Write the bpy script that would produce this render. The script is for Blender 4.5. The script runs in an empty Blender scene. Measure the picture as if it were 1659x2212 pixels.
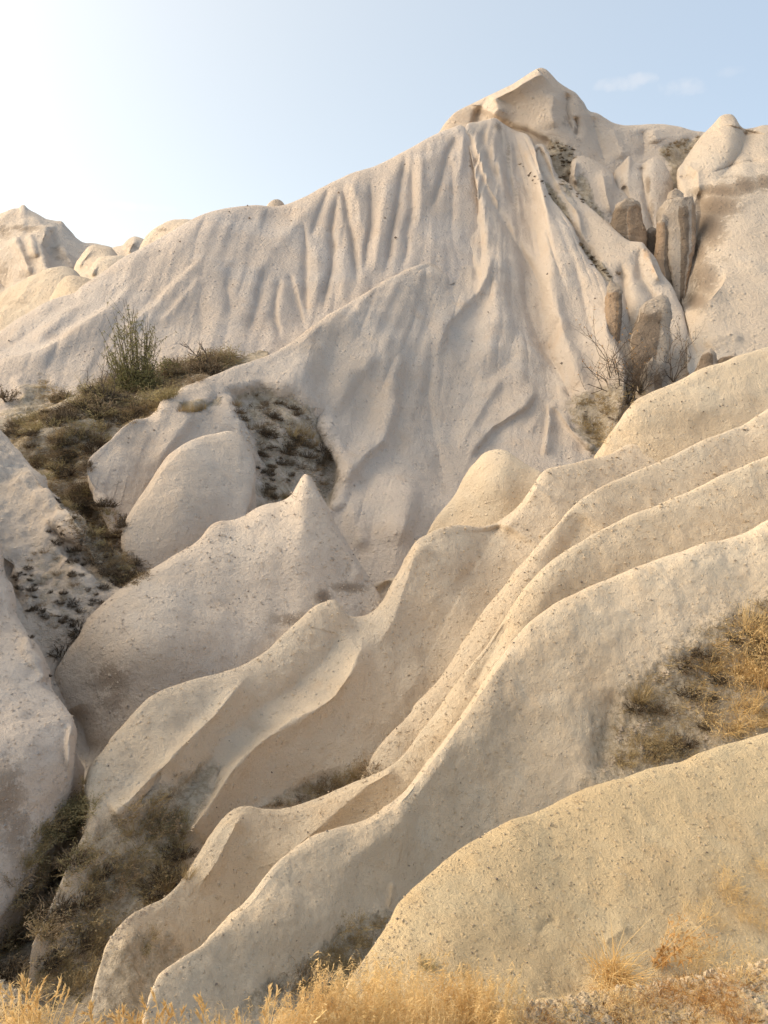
import bpy, math, random
import numpy as np
from mathutils import Vector, Matrix, Quaternion

# ------------------------------------------------------------------ camera, world, sun, exposure
scn = bpy.context.scene
COL = scn.collection
F = 1660.0                      # focal length in units of the 1659 x 2212 picture
PITCH = math.radians(-8.8)
cd = bpy.data.cameras.new('camera'); cam = bpy.data.objects.new('camera', cd); COL.objects.link(cam)
cd.sensor_fit = 'VERTICAL'; cd.angle = 2 * math.atan(1106 / F); cd.clip_start = .05; cd.clip_end = 9000
cam.location = (0, 0, 0); cam.rotation_euler = (math.pi / 2 + PITCH, 0, 0)
scn.camera = cam

SUN_AZ = math.radians(-80)      # from straight ahead (+Y), negative = left
SUN_EL = math.radians(25)
VEIL = ((.155, .21, .28), (.44, .415, .345), (.13, .115, .07), (.7, .62, .5))   # away from the sun, at the sun, added at the horizon, glow round the sun
sun_dir = Vector((math.sin(SUN_AZ) * math.cos(SUN_EL), math.cos(SUN_AZ) * math.cos(SUN_EL), math.sin(SUN_EL)))
w = bpy.data.worlds.new('World'); scn.world = w; w.use_nodes = True
nt = w.node_tree; nt.nodes.clear()
def N(t, **k):
    n = nt.nodes.new(t)
    for a, b in k.items(): setattr(n, a, b)
    return n
sky = N('ShaderNodeTexSky', sky_type='NISHITA', sun_disc=False)
sky.sun_elevation = SUN_EL; sky.sun_rotation = SUN_AZ; sky.altitude = 1100
sky.air_density = 1.0; sky.dust_density = 2.6; sky.ozone_density = 1.3
bg = N('ShaderNodeBackground'); bg.inputs['Strength'].default_value = 0.05 * .8
out = N('ShaderNodeOutputWorld')
# two small cloud puffs, fixed in the sky's own directions
geo = N('ShaderNodeTexCoord')
def px_dir(u, v):
    x, y = (u - 829.5) / F, -(v - 1106) / F
    c, s = math.cos(PITCH), math.sin(PITCH)
    return Vector((x, c - y * s, s + y * c)).normalized()
nz = N('ShaderNodeTexNoise'); nz.inputs['Scale'].default_value = 48; nz.inputs['Detail'].default_value = 5
nt.links.new(geo.outputs['Generated'], nz.inputs['Vector'])
last = None
for (u, v, rx, rz, st) in [(1352, 180, .034, .0085, .5), (1376, 174, .024, .008, .5), (1462, 186, .022, .010, .40), (1490, 192, .022, .008, .3), (1575, 155, .016, .006, .18), (275, 445, .06, .006, .22)]:
    d = px_dir(u, v)
    side = Vector((d.y, -d.x, 0)).normalized(); upv = side.cross(d)
    sub = N('ShaderNodeVectorMath', operation='SUBTRACT'); sub.inputs[1].default_value = d
    nt.links.new(geo.outputs['Generated'], sub.inputs[0])
    a = N('ShaderNodeVectorMath', operation='DOT_PRODUCT'); a.inputs[1].default_value = side / rx
    b = N('ShaderNodeVectorMath', operation='DOT_PRODUCT'); b.inputs[1].default_value = upv / rz
    nt.links.new(sub.outputs[0], a.inputs[0]); nt.links.new(sub.outputs[0], b.inputs[0])
    a2 = N('ShaderNodeMath', operation='MULTIPLY'); nt.links.new(a.outputs['Value'], a2.inputs[0]); nt.links.new(a.outputs['Value'], a2.inputs[1])
    b2 = N('ShaderNodeMath', operation='MULTIPLY_ADD'); nt.links.new(b.outputs['Value'], b2.inputs[0]); nt.links.new(b.outputs['Value'], b2.inputs[1]); nt.links.new(a2.outputs[0], b2.inputs[2])
    s1 = N('ShaderNodeMath', operation='MULTIPLY_ADD'); nt.links.new(nz.outputs['Fac'], s1.inputs[0]); s1.inputs[1].default_value = 3.2; nt.links.new(b2.outputs[0], s1.inputs[2])
    mr = N('ShaderNodeMapRange', interpolation_type='SMOOTHSTEP'); nt.links.new(s1.outputs[0], mr.inputs['Value'])
    mr.inputs['From Min'].default_value = 2.6; mr.inputs['From Max'].default_value = 1.2; mr.inputs['To Min'].default_value = 0; mr.inputs['To Max'].default_value = st
    if last is None: last = mr.outputs[0]
    else:
        mx = N('ShaderNodeMath', operation='MAXIMUM'); nt.links.new(last, mx.inputs[0]); nt.links.new(mr.outputs[0], mx.inputs[1]); last = mx.outputs[0]
mixc = N('ShaderNodeMix', data_type='RGBA'); nt.links.new(last, mixc.inputs['Factor'])
nt.links.new(sky.outputs[0], mixc.inputs[6]); mixc.inputs[7].default_value = (4.6, 4.1, 4.0, 1)
nt.links.new(mixc.outputs[2], bg.inputs['Color'])
# thin high haze over the whole sky, whiter towards the sun and the horizon
dt = N('ShaderNodeVectorMath', operation='DOT_PRODUCT'); dt.inputs[1].default_value = sun_dir; nt.links.new(geo.outputs['Generated'], dt.inputs[0])
h1 = N('ShaderNodeMath', operation='MULTIPLY_ADD', use_clamp=True); h1.inputs[1].default_value = .5; h1.inputs[2].default_value = .5; nt.links.new(dt.outputs['Value'], h1.inputs[0])
h2 = N('ShaderNodeMath', operation='POWER'); h2.inputs[1].default_value = 2.1; nt.links.new(h1.outputs[0], h2.inputs[0])
vm = N('ShaderNodeMix', data_type='RGBA'); nt.links.new(h2.outputs[0], vm.inputs['Factor'])
vm.inputs[6].default_value = VEIL[0] + (1,); vm.inputs[7].default_value = VEIL[1] + (1,)
sx = N('ShaderNodeSeparateXYZ'); nt.links.new(geo.outputs['Generated'], sx.inputs[0])
z1 = N('ShaderNodeMath', operation='ABSOLUTE'); nt.links.new(sx.outputs['Z'], z1.inputs[0])
z2 = N('ShaderNodeMath', operation='SUBTRACT'); z2.inputs[0].default_value = 1; nt.links.new(z1.outputs[0], z2.inputs[1])
z3 = N('ShaderNodeMath', operation='POWER'); z3.inputs[1].default_value = 5; nt.links.new(z2.outputs[0], z3.inputs[0])
hz = N('ShaderNodeMix', data_type='RGBA', blend_type='ADD'); nt.links.new(z3.outputs[0], hz.inputs['Factor']); nt.links.new(vm.outputs[2], hz.inputs[6]); hz.inputs[7].default_value = VEIL[2] + (1,)
h3 = N('ShaderNodeMath', operation='POWER'); h3.inputs[1].default_value = 10; nt.links.new(h1.outputs[0], h3.inputs[0])
gw = N('ShaderNodeMix', data_type='RGBA', blend_type='ADD'); nt.links.new(h3.outputs[0], gw.inputs['Factor']); nt.links.new(hz.outputs[2], gw.inputs[6]); gw.inputs[7].default_value = VEIL[3] + (1,)
bg2 = N('ShaderNodeBackground'); nt.links.new(gw.outputs[2], bg2.inputs['Color']); bg2.inputs['Strength'].default_value = 1
ads = N('ShaderNodeAddShader'); nt.links.new(bg.outputs[0], ads.inputs[0]); nt.links.new(bg2.outputs[0], ads.inputs[1]); nt.links.new(ads.outputs[0], out.inputs[0])

sl = bpy.data.lights.new('sun', 'SUN'); sl.energy = 3.1; sl.angle = math.radians(75); sl.color = (1, .80, .55)
so = bpy.data.objects.new('sun', sl); COL.objects.link(so)
so.rotation_euler = sun_dir.to_track_quat('Z', 'Y').to_euler()
scn.view_settings.view_transform = 'Standard'; scn.view_settings.look = 'None'
scn.view_settings.gamma = 1; scn.view_settings.use_curve_mapping = False
scn.view_settings.exposure = 0.98
scn.cycles.max_bounces = 6

# ------------------------------------------------------------------ numeric helpers
rng = np.random.default_rng(7); rnd = random.Random(11)
CP, SP = math.cos(PITCH), math.sin(PITCH)
def unproj(u, v, d):
    """picture direction and distance ahead (along +Y) -> world point"""
    u = np.asarray(u, float); v = np.asarray(v, float)
    x, y = (u - 829.5) / F, -(v - 1106) / F
    X, Y, Z = x, CP - y * SP, SP + y * CP
    k = d / Y
    return np.stack([X * k, Y * k, Z * k], -1)
def _h(ix, iy, iz, seed):
    n = (ix * 374761393 + iy * 668265263 + iz * 2147483647 + seed * 1274126177) & 0xffffffff
    n = ((n ^ (n >> 13)) * 1274126177) & 0xffffffff
    n = ((n ^ (n >> 16)) * 2246822519) & 0xffffffff
    return ((n ^ (n >> 15)) & 0xffff) / 65535.0
def vnoise(p, seed=0):
    i = np.floor(p).astype(np.int64); f = p - i
    f = f * f * f * (f * (f * 6 - 15) + 10)
    r = 0
    for dx in (0, 1):
        wx = f[..., 0] if dx else 1 - f[..., 0]
        for dy in (0, 1):
            wy = f[..., 1] if dy else 1 - f[..., 1]
            for dz in (0, 1):
                wz = f[..., 2] if dz else 1 - f[..., 2]
                r = r + wx * wy * wz * _h(i[..., 0] + dx, i[..., 1] + dy, i[..., 2] + dz, seed)
    return r * 2 - 1
def fbm(p, octv=3, seed=0, gain=.5):
    r = 0; a = 1
    for k in range(octv):
        r = r + a * vnoise(p * (2.03 ** k) + 13.7 * k, seed + k); a *= gain
    return r
def catmull(P, n):
    P = np.array(P, float)
    seg = np.linalg.norm(np.diff(P[:, :2], axis=0), axis=1); t = np.concatenate([[0], np.cumsum(seg)])
    tt = np.linspace(0, t[-1], n)
    o = np.empty((n, P.shape[1]))
    m = np.empty_like(P)          # finite difference tangents (monotone enough)
    m[1:-1] = ((P[2:] - P[1:-1]) / seg[1:, None] * seg[:-1, None] + (P[1:-1] - P[:-2]) / seg[:-1, None] * seg[1:, None]) / (seg[1:] + seg[:-1])[:, None]
    m[0] = (P[1] - P[0]) / seg[0]; m[-1] = (P[-1] - P[-2]) / seg[-1]
    k = np.clip(np.searchsorted(t, tt, side='right') - 1, 0, len(seg) - 1)
    h = seg[k]; s = (tt - t[k]) / h; s2 = s * s; s3 = s2 * s
    o = (2*s3 - 3*s2 + 1)[:, None] * P[k] + ((s3 - 2*s2 + s) * h)[:, None] * m[k] + (-2*s3 + 3*s2)[:, None] * P[k+1] + ((s3 - s2) * h)[:, None] * m[k+1]
    return o
def line_field(U, V, pts):
    """nearest distance (signed: + on the right hand side of the direction), position 0..1 along"""
    P = np.array(pts, float); best = np.full(U.shape, 1e9); sg = np.ones(U.shape); tp = np.zeros(U.shape)
    seg = np.linalg.norm(np.diff(P, axis=0), axis=1); T = np.concatenate([[0], np.cumsum(seg)]) / seg.sum()
    for i in range(len(P) - 1):
        a, b = P[i], P[i + 1]; e = b - a; L = (e ** 2).sum()
        s = np.clip(((U - a[0]) * e[0] + (V - a[1]) * e[1]) / L, 0, 1)
        dx, dy = U - a[0] - s * e[0], V - a[1] - s * e[1]; d = np.hypot(dx, dy)
        m = d < best
        best = np.where(m, d, best); sg = np.where(m, np.sign(e[0] * dy - e[1] * dx), sg); tp = np.where(m, T[i] + s * (T[i+1] - T[i]), tp)
    return best, sg, tp
def line_off(U, V, r):
    pts, A, wl, wr = r[:4]; pw = r[4] if len(r) > 4 else 1.25; tap = r[5] if len(r) > 5 else (.2, .25)
    P = np.array(pts, float); pad = 3.2 * max(wl, wr) + 5
    m = (U > P[:, 0].min() - pad) & (U < P[:, 0].max() + pad) & (V > P[:, 1].min() - pad) & (V < P[:, 1].max() + pad)
    o = np.zeros(U.shape)
    if not m.any(): return o
    d, s, t = line_field(U[m], V[m], pts)
    wv = np.where(s > 0, wr, wl)
    tp = np.clip(t / max(tap[0], 1e-6), 0, 1) * np.clip((1 - t) / max(tap[1], 1e-6), 0, 1) if True else 1
    tp = tp * tp * (3 - 2 * tp)
    o[m] = -A * tp * np.exp(-(d / wv) ** pw)
    return o
def poly_mask(U, V, poly, soft):
    P = np.array(poly, float); n = len(P); ins = np.zeros(U.shape, bool)
    for i in range(n):
        a, b = P[i], P[(i + 1) % n]
        c = ((a[1] > V) != (b[1] > V)) & (U < (b[0] - a[0]) * (V - a[1]) / (b[1] - a[1] + 1e-9) + a[0])
        ins ^= c
    d, _, _ = line_field(U, V, list(P) + [P[0]])
    sd = np.where(ins, d, -d)
    x = np.clip(sd / soft * .5 + .5, 0, 1)
    return x * x * (3 - 2 * x)

# ------------------------------------------------------------------ materials
def mat_new(name):
    m = bpy.data.materials.new(name); m.use_nodes = True
    return m, m.node_tree, m.node_tree.nodes['Principled BSDF']
def tuff(name, tint, sc, bump, dots=1.0):
    """volcanic tuff: tint 0 pinkish grey .. 1 cream, sc = size of the grain in metres"""
    m, t, b = mat_new(name); L = t.links.new
    def n(ty, **k):
        q = t.nodes.new(ty)
        for a, c in k.items(): setattr(q, a, c)
        return q
    tc = n('ShaderNodeTexCoord')
    def noise(s, d=4, r=.55, off=0):
        q = n('ShaderNodeTexNoise'); q.inputs['Scale'].default_value = s; q.inputs['Detail'].default_value = d; q.inputs['Roughness'].default_value = r
        L(tc.outputs['Object'], q.inputs['Vector']); return q.outputs['Fac']
    def ramp(v, a, c, lo=0., hi=1.):
        q = n('ShaderNodeMapRange', interpolation_type='SMOOTHSTEP'); L(v, q.inputs['Value'])
        q.inputs['From Min'].default_value = a; q.inputs['From Max'].default_value = c; q.inputs['To Min'].default_value = lo; q.inputs['To Max'].default_value = hi
        return q.outputs[0]
    def mix(f, A, B, mode='MIX'):
        q = n('ShaderNodeMix', data_type='RGBA', blend_type=mode)
        if isinstance(f, float): q.inputs['Factor'].default_value = f
        else: L(f, q.inputs['Factor'])
        for s, x in ((q.inputs[6], A), (q.inputs[7], B)):
            if isinstance(x, tuple): s.default_value = x + (1,)
            else: L(x, s)
        return q.outputs[2]
    def mul(a, c, op='MULTIPLY'):
        q = n('ShaderNodeMath', operation=op)
        for s, x in ((q.inputs[0], a), (q.inputs[1], c)):
            if isinstance(x, (int, float)): s.default_value = x
            else: L(x, s)
        return q.outputs[0]
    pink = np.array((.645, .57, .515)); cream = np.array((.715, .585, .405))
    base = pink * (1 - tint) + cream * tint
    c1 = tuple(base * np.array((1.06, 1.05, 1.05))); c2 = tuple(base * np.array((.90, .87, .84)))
    big = noise(.13 / sc * .35, 3)
    col = mix(ramp(big, .35, .65), c2, c1)
    col = mix(ramp(noise(.5 / sc, 5, .65), .3, .7, 0, .30), col, tuple(base * np.array((.88, .84, .80))))
    col = mix(ramp(noise(.22 / sc, 4, .6), .48, .66, 0, .6), col, tuple(base * np.array((.93, .96, 1.0))))
    col = mix(ramp(noise(.33 / sc, 5, .7), .52, .74, 0, .6), col, tuple(base * np.array((.90, .80, .70))))
    grain = noise(9 / sc, 3, .7)
    col = mix(ramp(grain, .32, .68, 0, .30), col, tuple(base * .76))
    # small dark and light stones set in the tuff
    vo = n('ShaderNodeTexVoronoi'); vo.inputs['Scale'].default_value = 2.6 / sc; L(tc.outputs['Object'], vo.inputs['Vector'])
    sepc = n('ShaderNodeSeparateColor'); L(vo.outputs['Color'], sepc.inputs[0])
    dk = mul(ramp(vo.outputs['Distance'], .17, .09), ramp(sepc.outputs[0], .93, .95)); dk = mul(dk, .55 * dots)
    lt = mul(ramp(vo.outputs['Distance'], .20, .10), ramp(sepc.outputs[1], .72, .75)); lt = mul(lt, .45 * dots)
    col = mix(lt, col, (.68, .62, .54)); col = mix(dk, col, (.13, .10, .08))
    vo2 = n('ShaderNodeTexVoronoi'); vo2.inputs['Scale'].default_value = 7.5 / sc; L(tc.outputs['Object'], vo2.inputs['Vector'])
    sep2 = n('ShaderNodeSeparateColor'); L(vo2.outputs['Color'], sep2.inputs[0])
    dk2 = mul(mul(ramp(vo2.outputs['Distance'], .26, .12), ramp(sep2.outputs[0], .90, .94)), .30 * dots)
    col = mix(dk2, col, (.17, .135, .105))
    # soil and stain masks, edges broken up by noise
    def att(nm):
        q = n('ShaderNodeAttribute', attribute_name=nm, attribute_type='GEOMETRY'); return q.outputs['Fac']
    edge = mul(mul(noise(1.7 / sc, 5, .7), .5, 'SUBTRACT'), 1.5)
    soil = ramp(mul(att('soil'), edge, 'ADD'), .35, .75)
    dirt = mix(ramp(noise(3.0 / sc, 5, .7), .35, .65), (.33, .265, .18), (.56, .48, .37))
    col = mix(mul(soil, .85), col, dirt)
    edge2 = mul(mul(noise(1.8 / sc, 8, .78), .5, 'SUBTRACT'), 3.4)
    stain = ramp(mul(att('stain'), edge2, 'ADD'), .30, .62)
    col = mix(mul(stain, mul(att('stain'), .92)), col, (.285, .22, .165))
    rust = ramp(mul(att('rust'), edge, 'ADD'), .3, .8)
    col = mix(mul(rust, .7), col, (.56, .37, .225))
    L(col, b.inputs['Base Color']); b.inputs['Roughness'].default_value = .95; b.inputs['Specular IOR Level'].default_value = .12
    hgt = mul(noise(5.5 / sc, 5, .68), 1.0)
    hgt = mul(hgt, mul(ramp(vo.outputs['Distance'], .34, .0), ramp(sepc.outputs[2], .45, .6, 0, .55)), 'ADD')
    hgt = mul(hgt, mul(noise(18 / sc, 3, .6), .35), 'ADD')
    hgt = mul(hgt, mul(mul(soil, 1.2), noise(2.2 / sc, 6, .75)), 'ADD')
    bp = n('ShaderNodeBump'); bp.inputs['Strength'].default_value = 1; bp.inputs['Distance'].default_value = bump * sc
    L(hgt, bp.inputs['Height']); L(bp.outputs[0], b.inputs['Normal'])
    return m
_tc = {}
def tuff_mat(tint, sc, bump):
    k = (round(tint, 2), sc, bump)
    if k not in _tc: _tc[k] = tuff('tuff_stone', *k)
    return _tc[k]
def leaf_mat(name, c1, c2, rough=.8, trans=.25):
    m, t, b = mat_new(name)
    oi = t.nodes.new('ShaderNodeObjectInfo'); q = t.nodes.new('ShaderNodeTexNoise'); q.inputs['Scale'].default_value = 9
    g = t.nodes.new('ShaderNodeNewGeometry')
    mx = t.nodes.new('ShaderNodeMix'); mx.data_type = 'RGBA'
    ad = t.nodes.new('ShaderNodeMath'); ad.operation = 'MULTIPLY_ADD'; ad.inputs[1].default_value = .45
    t.links.new(g.outputs['Random Per Island'], ad.inputs[0])
    m2 = t.nodes.new('ShaderNodeMath'); m2.operation = 'MULTIPLY'; m2.inputs[1].default_value = .55
    t.links.new(oi.outputs['Random'], m2.inputs[0]); t.links.new(m2.outputs[0], ad.inputs[2])
    t.links.new(ad.outputs[0], mx.inputs['Factor']); mx.inputs[6].default_value = c1 + (1,); mx.inputs[7].default_value = c2 + (1,)
    t.links.new(mx.outputs[2], b.inputs['Base Color']); b.inputs['Roughness'].default_value = rough; b.inputs['Specular IOR Level'].default_value = .2
    tr = t.nodes.new('ShaderNodeBsdfTranslucent'); t.links.new(mx.outputs[2], tr.inputs['Color'])
    ms = t.nodes.new('ShaderNodeMixShader'); ms.inputs[0].default_value = trans
    t.links.new(b.outputs[0], ms.inputs[1]); t.links.new(tr.outputs[0], ms.inputs[2])
    t.links.new(ms.outputs[0], t.nodes['Material Output'].inputs[0])
    return m
M_GOLD = leaf_mat('golden_straw', (.60, .41, .17), (.84, .65, .36), trans=.35)
M_STRAW = leaf_mat('dry_straw', (.30, .215, .11), (.46, .36, .20))
M_BROWN = leaf_mat('dead_brown_stems', (.11, .08, .05), (.36, .27, .17))
M_DARK = leaf_mat('dark_dead_twigs', (.045, .033, .022), (.17, .125, .08), trans=.05)
M_OLIVE = leaf_mat('olive_weed', (.17, .14, .07), (.40, .33, .17))
M_GREEN = leaf_mat('willow_leaf', (.15, .145, .06), (.42, .37, .17))
M_TWIG = leaf_mat('grey_twig', (.05, .038, .03), (.11, .085, .065), trans=.0)
M_ORANGE = leaf_mat('orange_dead_leaf', (.38, .19, .06), (.55, .32, .12))
M_PALE = leaf_mat('pale_stone', (.40, .36, .30), (.60, .54, .45), .95, 0.)
M_DARKST = leaf_mat('dark_stone', (.12, .10, .085), (.24, .20, .165), .95, 0.)

# ------------------------------------------------------------------ objects
def tag(o, label=None, cat=None, group=None, kind=None):
    if label: o['label'] = label
    if cat: o['category'] = cat
    if group: o['group'] = group
    if kind: o['kind'] = kind
    return o
def mesh_np(name, V, Fq, mat, smooth=True):
    me = bpy.data.meshes.new(name); V = np.ascontiguousarray(V, np.float32); Fq = np.ascontiguousarray(Fq, np.int32)
    k = Fq.shape[1]
    me.vertices.add(len(V)); me.vertices.foreach_set('co', V.ravel())
    me.loops.add(Fq.size); me.loops.foreach_set('vertex_index', Fq.ravel())
    me.polygons.add(len(Fq)); me.polygons.foreach_set('loop_start', np.arange(0, Fq.size, k, dtype=np.int32))
    me.polygons.foreach_set('use_smooth', np.full(len(Fq), smooth))
    me.update(calc_edges=True)
    if mat: me.materials.append(mat)
    return me
def link(name, me, parent=None):
    o = bpy.data.objects.new(name, me); COL.objects.link(o); o.parent = parent
    return o

SOIL = []; STAIN = []; RUST = []      # masks, filled per layer
def layer(name, crest, base, label, tint, sc, step=3.0, round_w=.4, back=(.22, .35), relief=(), dents=(), bumps=(), rough=.0, rough_s=1.0,
          soil=(), stain=(), rust=(), bump=.2, rill=0., kind='structure', pebble=None, spw=1.9, anchors=None, rs=1., slope=None, ds=61, fan=None):
    clen = np.linalg.norm(np.diff(np.array(crest)[:, :2], axis=0), axis=1).sum()
    blen = np.linalg.norm(np.diff(np.array(base)[:, :2], axis=0), axis=1).sum()
    nu = int(max(clen, blen) / step) + 2
    C = catmull(crest, nu); B = catmull(base, nu)
    if anchors:            # which crest point stands above which point of the foot
        def arc(pts, q):
            A_ = np.array(pts, float)[:, :2]; L_ = np.concatenate([[0], np.cumsum(np.linalg.norm(np.diff(A_, axis=0), axis=1))]); return L_[np.argmin(np.hypot(*(A_ - np.array(q)).T))] / L_[-1]
        ca = [0] + [arc(crest, c_) for c_, b_ in anchors] + [1]; ba = [0] + [arc(base, b_) for c_, b_ in anchors] + [1]
        want = np.interp(np.linspace(0, 1, nu), ca, ba); ker = np.ones(61) / 61
        want = np.convolve(np.pad(want, 30, mode='reflect', reflect_type='odd'), ker, 'valid')
        dense = catmull(base, 6000); want = np.clip(want, 0, 1) * 5999; i0 = np.floor(want).astype(int).clip(0, 5998); f0 = (want - i0)[:, None]
        B = dense[i0] * (1 - f0) + dense[i0 + 1] * f0
    if ds:                 # even distances along the crest
        k_ = np.hanning(ds + 2)[1:-1]; k_ /= k_.sum(); hh = ds // 2
        for X_ in (C, B): X_[:, 2] = np.convolve(np.pad(X_[:, 2], hh, mode='reflect', reflect_type='odd'), k_, 'valid')
    if slope:              # steepness of the face sets how far out its foot stands
        k_ = np.hanning(143)[1:-1]; k_ /= k_.sum()
        z0 = unproj(C[:, 0], C[:, 1], C[:, 2])[:, 2]; te = unproj(B[:, 0], B[:, 1], 1.)[:, 2]
        if not isinstance(slope, (int, float)): slope = np.interp(C[:, 0], [a_ for a_, b_ in slope], [b_ for a_, b_ in slope])
        db = (z0 - slope * C[:, 2]) / (te - slope); B[:, 2] = np.convolve(np.pad(db, 70, mode='edge'), k_, 'valid')
    hgt = np.hypot(*(C - B)[:, :2].T).max(); nv = int(hgt / step) + 3
    q = np.linspace(0, 1, nv); s = np.where(q < 1, q ** 1.35, 1)
    lens = np.hypot(*(C - B)[:, :2].T)[None]
    # the small wiggles of the crest die out down the face
    kk = np.hanning(min(141, (nu // 3) | 1) + 2)[1:-1]; kk /= kk.sum(); hk = len(kk) // 2
    Cs = np.stack([np.convolve(np.pad(C[:, q_], hk, mode='reflect', reflect_type='odd'), kk, 'valid') for q_ in (0, 1)], -1)
    dy = np.exp(-s[:, None] * lens / 80.)
    U = Cs[:, 0][None] * (1 - s)[:, None] + B[:, 0][None] * s[:, None] + (C[:, 0] - Cs[:, 0])[None] * dy * (1 - s)[:, None]
    V = Cs[:, 1][None] * (1 - s)[:, None] + B[:, 1][None] * s[:, None] + (C[:, 1] - Cs[:, 1])[None] * dy * (1 - s)[:, None]
    # small roll over at the crest, straight below
    g = round_w * np.sqrt(s)[:, None] + (1 - round_w) * s[:, None]
    D = C[:, 2][None] * (1 - g) + B[:, 2][None] * g
    fade = np.clip(s[:, None] * lens / 14., 0, 1)          # keep the outline itself where it was drawn
    off = np.zeros(U.shape)
    if rs < .47: relief = [(r[0], r[1], r[2], r[3], 1.8 if r[1] > 0 else 1.5) + tuple(r[5:6]) for r in relief]
    for r in relief: off += rs * line_off(U, V, r)
    if fan:                # shallow rills spreading from one point
        fu, fv, fr, fa = fan; th = np.arctan2(U - fu, V - fv); rr_ = np.hypot(U - fu, V - fv)
        q3 = np.stack([th * fr, rr_ / 330., th * 0 + 3.3], -1); n_ = fbm(q3, 3, 77, .55); off += fa * (1 - np.abs(n_) * 2.2) * np.clip(rr_ / 160 - .3, 0, 1) * (1.25 - .8 * np.clip((rr_ - 250) / 600, 0, 1) if fr < 12 else 1)
    for poly, A, soft in dents: off += A * poly_mask(U, V, poly, soft)
    for (bu, bv, ru, rv, A) in bumps: off -= A * np.exp(-((U - bu) / ru) ** 2 - ((V - bv) / rv) ** 2)
    D = D + off * fade
    P = unproj(U, V, D)
    if rill:
        q3 = np.stack([U / 16 + V / 60, V / 150, U * 0], -1); rn = 1 - np.abs(fbm(q3, 2, 5)); P *= (1 - rill * fade * (rn - .5) / D)[..., None]
    # the far side of the crest
    nb = 22; a = np.linspace(0, 1, nb + 1)[1:][::-1]
    c0 = P[0]; ray = c0 / np.linalg.norm(c0, axis=1)[:, None]; rh = ray.copy()
    Lb = back[0] * C[:, 2]; Db = back[1] * C[:, 2]
    bk = c0[None] + rh[None] * (Lb[None] * a[:, None])[..., None]
    bk[..., 2] -= Db[None] * a[:, None] ** spw
    P = np.concatenate([bk, P], 0)
    nr, nc = P.shape[:2]
    du = np.gradient(P, axis=1); dv = np.gradient(P, axis=0); nrm = np.cross(dv, du); nrm /= np.linalg.norm(nrm, axis=2)[..., None] + 1e-9
    if (nrm * P).sum() > 0: nrm = -nrm
    fz = np.concatenate([np.ones((nb, 1)) * np.ones((1, nc)), np.clip(.35 + s[:, None] * lens / 30, 0, 1)], 0)
    def msk(lst):
        r = np.zeros(U.shape)
        for it in lst:
            if len(it) >= 2 and isinstance(it[0], (list, tuple)): r = np.maximum(r, poly_mask(U, V, it[0], it[1]) * (it[2] if len(it) > 2 else 1))
            else:
                bu, bv, ru, rv, A = it; r = np.maximum(r, A * np.exp(-(((U - bu) / ru) ** 2 + ((V - bv) / rv) ** 2) ** 1.3))
        return np.concatenate([np.repeat(r[:1], nb, 0), r], 0)
    SM, TM, RM = msk(soil), msk(stain), msk(rust)
    if rough:
        n1 = fbm(P / rough_s, 4, 3) * rough
        P = P + nrm * (n1 * fz)[..., None]
    P = P + nrm * (SM * fbm(P / (3.2 * sc), 4, 31, .62) * .42 * sc)[..., None]
    P = P + nrm * (fbm(P / (1.1 * sc), 3, 21, .6) * .020 * sc * (.3 + .7 * fz))[..., None]
    idx = np.arange(nr * nc).reshape(nr, nc)
    Q = np.stack([idx[:-1, :-1], idx[1:, :-1], idx[1:, 1:], idx[:-1, 1:]], -1).reshape(-1, 4)
    me = mesh_np(name, P.reshape(-1, 3), Q, tuff_mat(tint, sc, bump))
    for nm, arr in (('soil', SM), ('stain', TM), ('rust', RM)):
        at = me.attributes.new(nm, 'FLOAT', 'POINT'); at.data.foreach_set('value', arr.astype(np.float32).ravel())
    o = link(name, me)
    tag(o, label, kind=kind)
    LAY[name + '|' + label] = (P[nb:], nrm[nb:], U, V)
    return o
LAY = {}

# ------------------------------------------------------------------ the ground far around
def ground_sheet():
    xs = np.concatenate([-np.geomspace(6000, 40, 40), np.linspace(-36, 36, 20), np.geomspace(40, 6000, 40)])
    ys = np.concatenate([-np.geomspace(3000, 30, 26), np.linspace(-26, 120, 40), np.geomspace(126, 7000, 40)])
    X, Y = np.meshgrid(xs, ys); Z = -12 + fbm(np.stack([X / 300, Y / 300, X * 0], -1), 3, 9) * 5
    P = np.stack([X, Y, Z], -1); nr, nc = X.shape; idx = np.arange(nr * nc).reshape(nr, nc)
    Q = np.stack([idx[:-1, :-1], idx[:-1, 1:], idx[1:, 1:], idx[1:, :-1]], -1).reshape(-1, 4)
    tag(link('ground', mesh_np('ground', P.reshape(-1, 3), Q, tuff_mat(.5, 3., .4))), 'pale valley ground under and around the ridges', kind='structure')
ground_sheet()
def hill(name, label, cx, cy, rx, ry, h, rot, seed, tint=.3, z0=-14):
    """whole free-standing hill outside the frame"""
    n = 90; t = np.linspace(-1, 1, n); A, B = np.meshgrid(t, t)
    r = np.hypot(A, B); p = np.clip(1 - r, 0, 1); p = p * p * (3 - 2 * p)
    Z = z0 + h * p ** .8 * (1 + .12 * fbm(np.stack([A * 3, B * 3, A * 0 + seed], -1), 4, seed))
    X = cx + A * rx * math.cos(rot) - B * ry * math.sin(rot); Y = cy + A * rx * math.sin(rot) + B * ry * math.cos(rot)
    P = np.stack([X, Y, Z], -1); idx = np.arange(n * n).reshape(n, n)
    Q = np.stack([idx[:-1, :-1], idx[:-1, 1:], idx[1:, 1:], idx[1:, :-1]], -1).reshape(-1, 4)
    tag(link(name, mesh_np(name, P.reshape(-1, 3), Q, tuff_mat(tint, 2., .4))), label, kind='structure')
HILLS = False
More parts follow.
